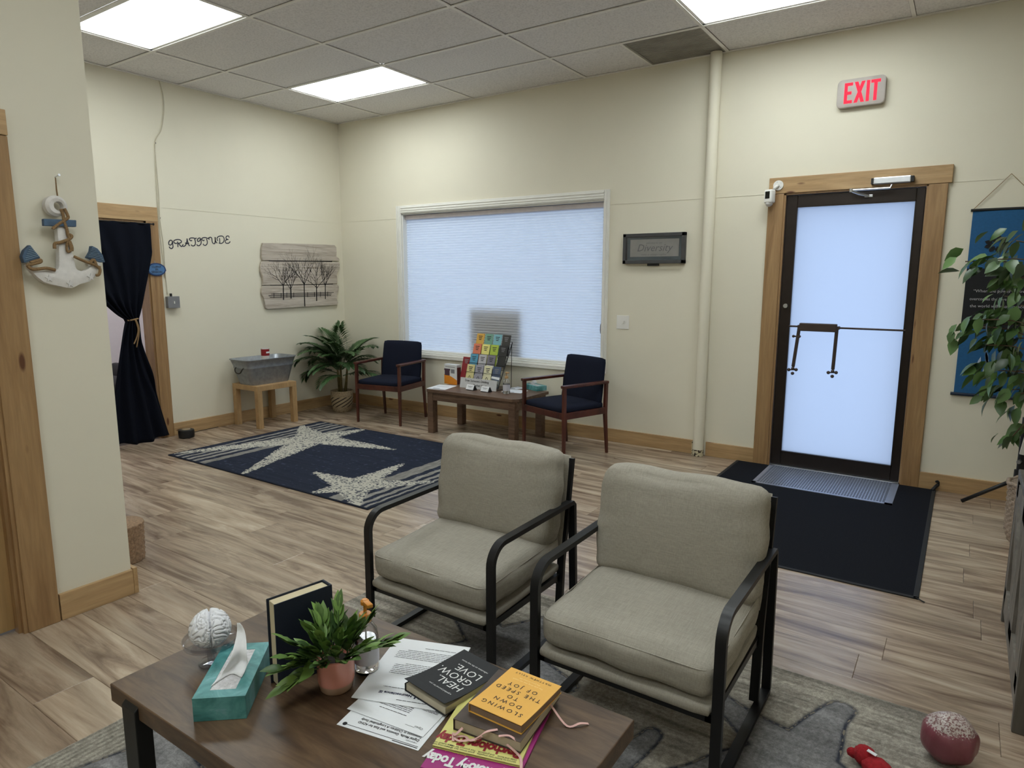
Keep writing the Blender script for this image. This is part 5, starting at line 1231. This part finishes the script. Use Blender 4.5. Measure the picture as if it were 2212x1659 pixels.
# ---- books
def flatbook(name, label, corners, z0, h, cover, pages, lines, inkmat, lift=0.0, group='books on the coffee table', cat='book', extra=None, clip=None, covers=True):
    """corners: near-left pixel, near-right pixel, depth; read from the armchairs"""
    (bl, br_, d) = corners; a, c = [Vector((q[0], q[1], z0+h)) if q[0] < 50 else T_(*q, z0+h) for q in (bl, br_)]; w = (a-c).length; ux = (a-c).normalized(); uy = Vector((-ux.y, ux.x, 0))
    if uy.y > 0: uy = -uy
    o_ = c-uy*d; M4 = Matrix.Identity(4)
    for i, v in enumerate((ux, uy, Vector((0,0,1)))):
        for j in range(3): M4[j][i] = v[j]
    M4 = Matrix.Translation((o_.x, o_.y, z0)) @ M4
    cen = o_+ux*w/2+uy*d/2; t = thing(name, label, cat, (cen.x, cen.y, z0), 0, group)
    ct = .0012
    if covers:
        part('page_block', B().box((.001,.002,ct), (w-.002,d-.003,h-ct), .001, M4), pages, t)
        part('back_cover', B().box((0,0,0), (w,d,ct), 0, M4), cover, t); part('spine', B().box((w-.0012,0,0), (w,d,h), 0, M4), cover, t)
    b = B(); R = []
    for i in range(9):
        f_ = i/8; zc = h-ct*.5+lift*max(0, (f_-.45)/.55)**2
        R.append([b.bm.verts.new(M4 @ Vector((x, d*f_, zc+(0 if k else .0)))) for k, x in enumerate((0, w))]+[b.bm.verts.new(M4 @ Vector((x, d*f_, zc+ct))) for x in (w, 0)])
    for i in range(8):
        for k in range(4): b.bm.faces.new((R[i][k], R[i][(k+1)%4], R[i+1][(k+1)%4], R[i+1][k]))
    b.bm.faces.new(R[0][::-1]); b.bm.faces.new(R[-1])
    fc = part('front_cover', b, cover, t)
    for ls, mt_, nm in lines:
        b2 = B()
        for tx, x, y, sz, al, kw in ls:
            bm2 = textmesh(tx, sz, al, **kw); bmesh.ops.translate(bm2, vec=(x*w, y*d, 0), verts=bm2.verts)
            for v in bm2.verts: f_ = v.co.y/d; v.co.z = h+ct*.5+.0008+lift*max(0, (f_-.45)/.55)**2
            b2.add(bm2, M4)
        part(nm, b2, mt_, t, fixn=False)
    if extra: extra(t, M4, w, d, h)
    return t
PGW = plain('pale_page_block', srgb(190, 180, 158), .85, var=.15, scale=8)
WINK = plain('white_ink', srgb(222, 222, 222), .7); OBK = plain('matt_black_cover', srgb(34, 36, 40), .75, var=.05)
flatbook('black_book', 'black paperback reading HEAL. GROW. LOVE. on the printed sheets', ((4.978,-4.308), (5.122,-4.328), .203), CZ+.0062, .020, OBK, PGW,
         [([('HEAL.',.12,.60,.034,'LEFT',{}), ('GROW.',.12,.44,.034,'LEFT',{}), ('LOVE.',.12,.28,.034,'LEFT',{}), ('a guided journal for you',.14,.80,.008,'LEFT',{}), ('reflections on the way home',.14,.18,.008,'LEFT',{})], WINK, 'lettering')], WINK, lift=.012)
MAGA = plain('magenta_cover', srgb(158, 40, 118), .35); YELC = plain('pale_yellow_cover', srgb(214, 208, 128), .35, var=.04); DRED = plain('dark_red_ink', srgb(140, 26, 40), .5); YINK = plain('yellow_ink', srgb(232,206,90), .5)
PYT = dict(bold=.0016, xs=.80, space=.92)
flatbook('magazine', 'magenta magazine reading Psychology Today in white, bottom of the stack', ((908,1657), (1105,1712), .272), CZ, .005, MAGA, PAPER,
         [([('Psychology Today',.04,.83,.038,'LEFT',PYT)], WINK, 'masthead'), ([('Feel better about',.62,.76,.009,'LEFT',{}), ('the life you have',.62,.72,.009,'LEFT',{}), ('built for yourself',.62,.68,.009,'LEFT',{})], YINK, 'cover_lines')], WINK, group='magazines on the coffee table', cat='magazine')
flatbook('magazine', 'pale yellow magazine reading Psychology Today in dark red', ((934,1610), (1123,1654), .272), CZ+.0062, .005, YELC, PAPER,
         [([('Psychology Today',.04,.845,.036,'LEFT',PYT)], DRED, 'masthead'), ([('secrets to better',.05,.975,.007,'LEFT',{}), ('sleep and focus',.05,.952,.007,'LEFT',{}), ('why empathy',.30,.975,.007,'LEFT',{}), ('and gratitude',.30,.952,.007,'LEFT',{}), ('good stress, bad stress',.52,.975,.007,'LEFT',{}), ('real answers for today',.52,.952,.007,'LEFT',{}), ('7 surprising habits',.78,.975,.007,'LEFT',{}), ('for a calmer mind',.78,.952,.007,'LEFT',{})], INK, 'cover_lines')], WINK, group='magazines on the coffee table', cat='magazine')
BRN = plain('photo_brown_cover', srgb(74, 62, 56), .45, var=.35, scale=16)
PINKR = plain('pink_ribbon', srgb(214, 170, 164), .6)
def ribbons(t, M4, w, d, h):
    for pth in ([(.012,.05,.027),(-.008,.06,.012),(-.05,.075,-.0095),(-.075,.06,-.004),(-.09,.045,-.0095)], [(.03,d+.004,.014),(-.005,d+.012,.003),(-.022,d+.04,.001),(-.03,d+.055,-.006),(-.045,d+.07,-.0095)],
                [(.06,d-.01,h+.004),(.08,d+.006,h+.002),(.10,d+.012,.01),(.12,d+.02,.002)], [(.09,d+.004,.012),(.11,d+.02,.006),(.13,d+.012,.004),(.15,d+.022,.002),(.135,d+.03,.004),(.115,d+.022,.006)], [(.14,d+.004,.016),(.15,d+.02,.006),(.158,d+.014,.004),(.146,d+.034,.002)], [(.05,d+.004,h+.001),(.03,d-.006,h+.002),(.01,d-.002,h)]):
        b = B().ribbon(catmull([M4 @ Vector(q) for q in pth], 5), .006, (.2,.1,1)); o = part('ribbon', b, PINKR, t, fixn=False); o.modifiers.new('thick', 'SOLIDIFY').thickness = .0006
flatbook('photo_journal', 'thick brown photo-cover journal with pink ribbons under the orange book', ((979,1553), (1124,1604), .215), CZ+.0124, .026, BRN, PGW, [], WINK, extra=ribbons)
ORG = plain('orange_cover', srgb(234, 178, 82), .5, var=.03); 
flatbook('orange_book', 'orange paperback reading SLOWING DOWN TO THE SPEED OF JOY', ((1012,1522), (1126,1572), .176), CZ+.0396, .017, ORG, plain('brown_page_block', srgb(146,122,102), .85, var=.12),
         [([('SLOWING',.5,.80,.0178,'CENTER',dict(space=1.5)), ('DOWN',.5,.665,.0178,'CENTER',dict(space=1.5)), ('TO',.5,.545,.0178,'CENTER',dict(space=1.5)), ('THE SPEED',.5,.42,.0178,'CENTER',dict(space=1.5)), ('OF JOY',.5,.30,.0178,'CENTER',dict(space=1.5)), ('MATTHEW KELLY',.5,.055,.009,'CENTER',dict(space=1.5))], INK, 'lettering'), ([('The only thing that can match',.5,.20,.007,'CENTER',{}), ('the pace of your life',.5,.15,.007,'CENTER',{})], plain('pale_yellow_ink', srgb(246,222,150), .6), 'subtitle')], INK, lift=.004)

# ================================================================ ON THE WAITING TABLE
def W_(px, py, z=TZ): return P(px, py, 'z', z)
# brochure rack: black wire tiers, and each brochure a thing of its own
rk0 = Vector((2.075, -.40, TZ)); rux = Vector((1, -.02, 0)).normalized(); ruy = Vector((.02, 1, 0)).normalized()
RKW = .415
t = thing('brochure_rack', 'black wire brochure rack on the brown table under the window', 'rack', (rk0.x+RKW/2, rk0.y+.1, TZ))
def RK(u, v, w): return rk0+rux*u+ruy*v+Vector((0,0,w))
b = B()
for k in range(5):
    v, w = .01+.047*k, .012+.083*k
    b.tube([RK(0,v-.012,w+.05), RK(RKW,v-.012,w+.05)], .0022, 6).tube([RK(0,v,w), RK(RKW,v,w)], .0022, 6)
    for q in range(5): u = RKW*q/4; b.tube([RK(u,v-.012,w+.05), RK(u,v,w), RK(u,v+.045,w+.085)], .002, 6)
for u in (0, RKW): b.tube([RK(u,0,.003), RK(u,.24,.44)], .0032, 6).tube([RK(u,0,.003), RK(u,.22,.003), RK(u,.23,.42)], .0032, 6)
part('wire_frame', b, BLACKM, t)
SLOTS = [ # tier, column, colour, label, mark
 (0,1,(206,196,140),'pale yellow'), (0,2,(150,148,160),'lavender grey'), (0,3,(214,210,176),'ivory pictured'), (0,4,(70,84,110),'blue landscape'),
 (1,0,(132,28,36),'dark red'), (1,1,(84,150,180),'sky blue'), (1,2,(180,178,184),'silver grey'), (1,3,(120,116,128),'grey seascape'),
 (2,1,(214,120,92),'coral'), (2,2,(224,216,128),'lemon yellow'), (2,3,(170,192,72),'lime green'), (2,4,(38,38,38),'black'),
 (3,1,(208,162,74),'mustard'), (3,2,(112,156,138),'sage green'), (3,3,(122,176,188),'aqua'), (3,4,(52,50,48),'charcoal photo')]
bw2 = .093
for tier, colm, rgb, nm in SLOTS:
    key = 'brochure_%d_%d_%d' % rgb
    mt = MATS.get(key) or plain(key, srgb(*rgb), .5, var=.05)
    v0, z0 = .012+.052*tier+.002, .018+.096*tier; u0 = (.004+(colm-1)*.104) if colm else -.055; uz = Vector((0, math.sin(math.radians(16)), math.cos(math.radians(16))))
    if colm == 0: u0, z0, v0 = -.098, .058, .07
    if tier == 0: u0 += .0
    lv = ruy*uz.y+Vector((0,0,uz.z)); o_ = RK(u0, v0, z0); M4 = frame(o_, rux, lv); hgt = .205 if not (tier == 1 and colm == 0) else .225
    th_ = 'small dark-lettered ' if rgb[0] > 100 else ''
    tt = thing('brochure', '%s brochure in row %s of the wire rack' % (nm, ('one (lowest)', 'two', 'three', 'four (highest)')[tier]), 'brochure', o_, 0, 'brochures in the wire rack')
    bb = B(); bb.box((0,0,-.006), (bw2,hgt,0), .001, M4); part('leaflet', bb, mt, tt)
    dark = sum(rgb) < 330; im = GREYINK if dark else INK
    pr_ = B()
    for k in range(3): wd = (.05,.04,.03)[k]; pr_.quad(*[M4 @ Vector(q) for q in ((bw2/2-wd/2,hgt-.030-.016*k,.0005),(bw2/2+wd/2,hgt-.030-.016*k,.0005),(bw2/2+wd/2,hgt-.023-.016*k,.0005),(bw2/2-wd/2,hgt-.023-.016*k,.0005))])
    if not dark:
        c_ = Vector((bw2/2, hgt*.38, .0005))
        for s in range(4):
            a0_, a1_ = s*PI/2, (s+1)*PI/2; 
            pr_.quad(*[M4 @ (c_+Vector((r_*math.cos(a), r_*1.15*math.sin(a), 0))) for r_, a in ((.017,a0_),(.017,a1_),(.011,a1_),(.011,a0_))])
    part('print', pr_, im, tt, fixn=False)
    if nm in ('blue landscape', 'grey seascape'):
        g_ = B().quad(*[M4 @ Vector(q) for q in ((0,.01,.0006),(bw2,.01,.0006),(bw2,.07,.0006),(0,.08,.0006))]); part('photo_strip', g_, plain('photo_strip_'+nm.split()[0], srgb(60,62,60) if nm[0] == 'g' else srgb(120,124,118), .6), tt, fixn=False)
        g_ = B().quad(*[M4 @ Vector(q) for q in ((0,.09,.0006),(bw2,.08,.0006),(bw2,.105,.0006),(0,.11,.0006))]); part('photo_strip', g_, PAPER, tt, fixn=False)
# sign board at the foot of the rack
t = thing('question_sign', 'white card sign about drinking leaning on the brochure rack', 'sign', RK(RKW/2,-.03,0))
M4 = frame(RK(-.012,-.035,.0), rux, ruy*.18+Vector((0,0,1))); part('card', B().box((0,0,-.003), (.435,.098,0), 0, M4), plain('grey_white_card', srgb(196,196,198), .7), t)
lettering(t, [("Does Someone's Drinking",.2,.064,.030,'CENTER',dict(bold=.0004,xs=.9)), ('Bother You?',.24,.024,.030,'CENTER',dict(bold=.0004))], M4, INK)
# business card holders
for px, py, lb in ((1015,843,'left small business card holder before the brochure rack'), (1047,847,'right small business card holder before the brochure rack')):
    c = W_(px, py); t = thing('card_holder', lb, 'card holder', c, math.radians(-6), 'business card holders on the brown table')
    part('holder', B().prism([(-.048,-.006,0),(-.048,.05,0),(-.048,.024,.046)], (.096,0,0)), BLACKP, t, local=True)
    part('cards', B().box((-.046,-.004,0), (.046,.0,.05), 0, T((0,-.006,.006), (math.radians(-26),0,0))), PAPER, t, local=True)
    part('print', B().box((-.03,-.0046,.03), (.03,-.0041,.034), 0, T((0,-.006,.006), (math.radians(-26),0,0))).box((-.02,-.0046,.02), (.02,-.0041,.023), 0, T((0,-.006,.006), (math.radians(-26),0,0))), GREYINK, t, local=True)
pump_bottle('pump_bottle', 'clear sanitizer pump bottle standing on the brown waiting table', W_(1094,850), TZ, 1.12, plain('tan_pump', srgb(186,150,104), .4))
# orange and white box
c = W_(978,829); t = thing('product_box', 'white and orange carton left of the brochure rack', 'box', c, math.radians(-4))
bx_ = part('carton', B().box((-.085,-.03,0), (.085,.03,.195), .001), plain('white_carton', srgb(206,206,206), .5), t, local=True)
part('orange_print', B().prism([(-.0855,-.0306,0),(.0855,-.0306,0),(.0855,-.0306,.045),(.04,-.0306,.065),(-.03,-.0306,.09),(-.0855,-.0306,.095)], (0,.0005,0)), plain('orange_print', srgb(214,132,32), .5), bx_, local=True)
part('device_print', B().box((-.078,-.0308,.085), (-.012,-.0302,.150), 0).box((-.085,-.0309,.135), (-.005,-.0302,.152), .0), plain('purple_print', srgb(72,52,66), .5), bx_, local=True)
part('text_print', B().box((.005,-.0308,.11), (.055,-.0302,.15)).box((-.07,-.0308,.168), (.06,-.0302,.174)), GREYINK, bx_, local=True)
part('side_print', B().box((.0852,-.028,.002), (.0857,.028,.17)), plain('maroon_print', srgb(88,44,40), .5), bx_, local=True)
# flyers
def flyer(label, px, py, rz, w, d, z=TZ+.0012, th=.0012, mark=True):
    c = W_(px, py, z); t = thing('flyer', label, 'paper', (c.x, c.y, z-th), rz, 'papers on the brown table')
    part('paper', B().box((-w/2,-d/2,0), (w/2,d/2,th)), PAPER, t, local=True)
    if mark: part('print', B().box((-w*.25,-d*.38,th), (w*.1,-d*.28,th+.0003)).box((-w*.35,d*.1,th), (w*.3,d*.13,th+.0003)), GREYINK, t, local=True)
flyer('white flyer at the left end of the brown table', 955, 836, math.radians(12), .20, .26)
flyer('white sheet beside the sanitizer bottle on the brown table', 1112, 845, math.radians(8), .20, .16)
flyer('folded white leaflet before the teal tissue box on brown table', 1117, 838, math.radians(-10), .10, .12, TZ+.006, .004)
# teal tissue box
c = W_(1157,841); t = thing('tissue_box', 'teal tissue box at the right end of the brown table', 'tissue box', (c.x, c.y, TZ))
M4 = T((c.x-.01, c.y, TZ), (0,0,math.radians(-22))); tissue_box(t, M4, .225, .115, .045)
b = B(); R = []
for i in range(9):
    f_ = i/8; R.append([b.bm.verts.new(M4 @ Vector((-.05+.08*f_*(1-f_)*2+.03*(k/6-.5)*(1-f_)*2, .03*(k/6-.5)+.01*math.sin(f_*5), .045+.06*f_+.006*math.sin(k*1.3+f_*4)))) for k in range(7)])
for i in range(8):
    for k in range(6): b.bm.faces.new((R[i][k], R[i][k+1], R[i+1][k+1], R[i+1][k]))
part('tissue', b, TIS, t, smooth='all').modifiers.new('thick', 'SOLIDIFY').thickness = .0006

# ================================================================ TOYS ON THE FLOOR
c = P(2050,1600,'z',.075); t = thing('pink_bag', 'glossy dusty-pink rounded bag with lacy white top on rug edge', 'bag', (c.x, c.y, RUGZ))
def pinkbag():
    ma, nt, N, L, b = newmat('pink_bag_vinyl'); b.inputs['Roughness'].default_value = .32
    tc = N.new('ShaderNodeTexCoord'); sp = N.new('ShaderNodeSeparateXYZ'); L.new(tc.outputs['Object'], sp.inputs[0])
    f = noise(nt, coords(nt), 170, 3, .6); md = N.new('ShaderNodeMath'); md.operation = 'MULTIPLY_ADD'; L.new(f, md.inputs[0]); md.inputs[1].default_value = .05; L.new(sp.outputs[2], md.inputs[2])
    lace = ramp(nt, f, [(.44, srgb(120,84,84)), (.52, srgb(190,180,176))]); mk = ramp(nt, md.outputs[0], [(.140, (0,0,0,1)), (.146, (1,1,1,1))]); bw = N.new('ShaderNodeRGBToBW'); L.new(mk, bw.inputs[0])
    L.new(mixc(nt, bw.outputs[0], srgb(122, 66, 76), lace), b.inputs['Base Color']); bump(nt, b, noise(nt, coords(nt), 18, 3), .3, .01); return ma
b = B(); bm = cushion_bm(.140,.125,.135,.056,.010,12,8,.004); b.add(bm, T((0,0,.074), (.1,0,.4))); part('body', b, pinkbag(), t, local=True, smooth='all')
c = P(1868,1632,'z',.04); t = thing('red_plush_toy', 'fuzzy red plush toy with white tag at the bottom edge', 'toy', (c.x, c.y, RUGZ))
def fuzz(b, cc, r, seed, sq=(1,1,1)):
    bm = bmesh.new(); bmesh.ops.create_icosphere(bm, subdivisions=4, radius=1); R2 = random.Random(seed)
    for v in bm.verts: k = 1+R2.uniform(-.06,.10); v.co = Vector((v.co.x*r*sq[0]*k, v.co.y*r*sq[1]*k, v.co.z*r*sq[2]*k))+Vector(cc)
    b.add(bm)
REDP = plain('red_plush', srgb(158, 26, 36), .95, var=.2, scale=120, bmp=.8)
b = B(); fuzz(b, (0,0,.030), .030, 1, (1,1,.92)); part('head', b, REDP, t, local=True, smooth='all')
b = B(); fuzz(b, (.036,-.034,.026), .034, 2, (1.15,1.1,.75)); part('body', b, REDP, t, local=True, smooth='all')
b = B(); fuzz(b, (-.031,.0,.026), .016, 3, (1.1,.8,.9)); part('ear', b, REDP, t, local=True, smooth='all')
part('tag', B().box((.004,-.016,.0595), (.030,-.004,.061), 0, T((0,0,0), (0,.10,-.3))), PAPER, t, local=True)
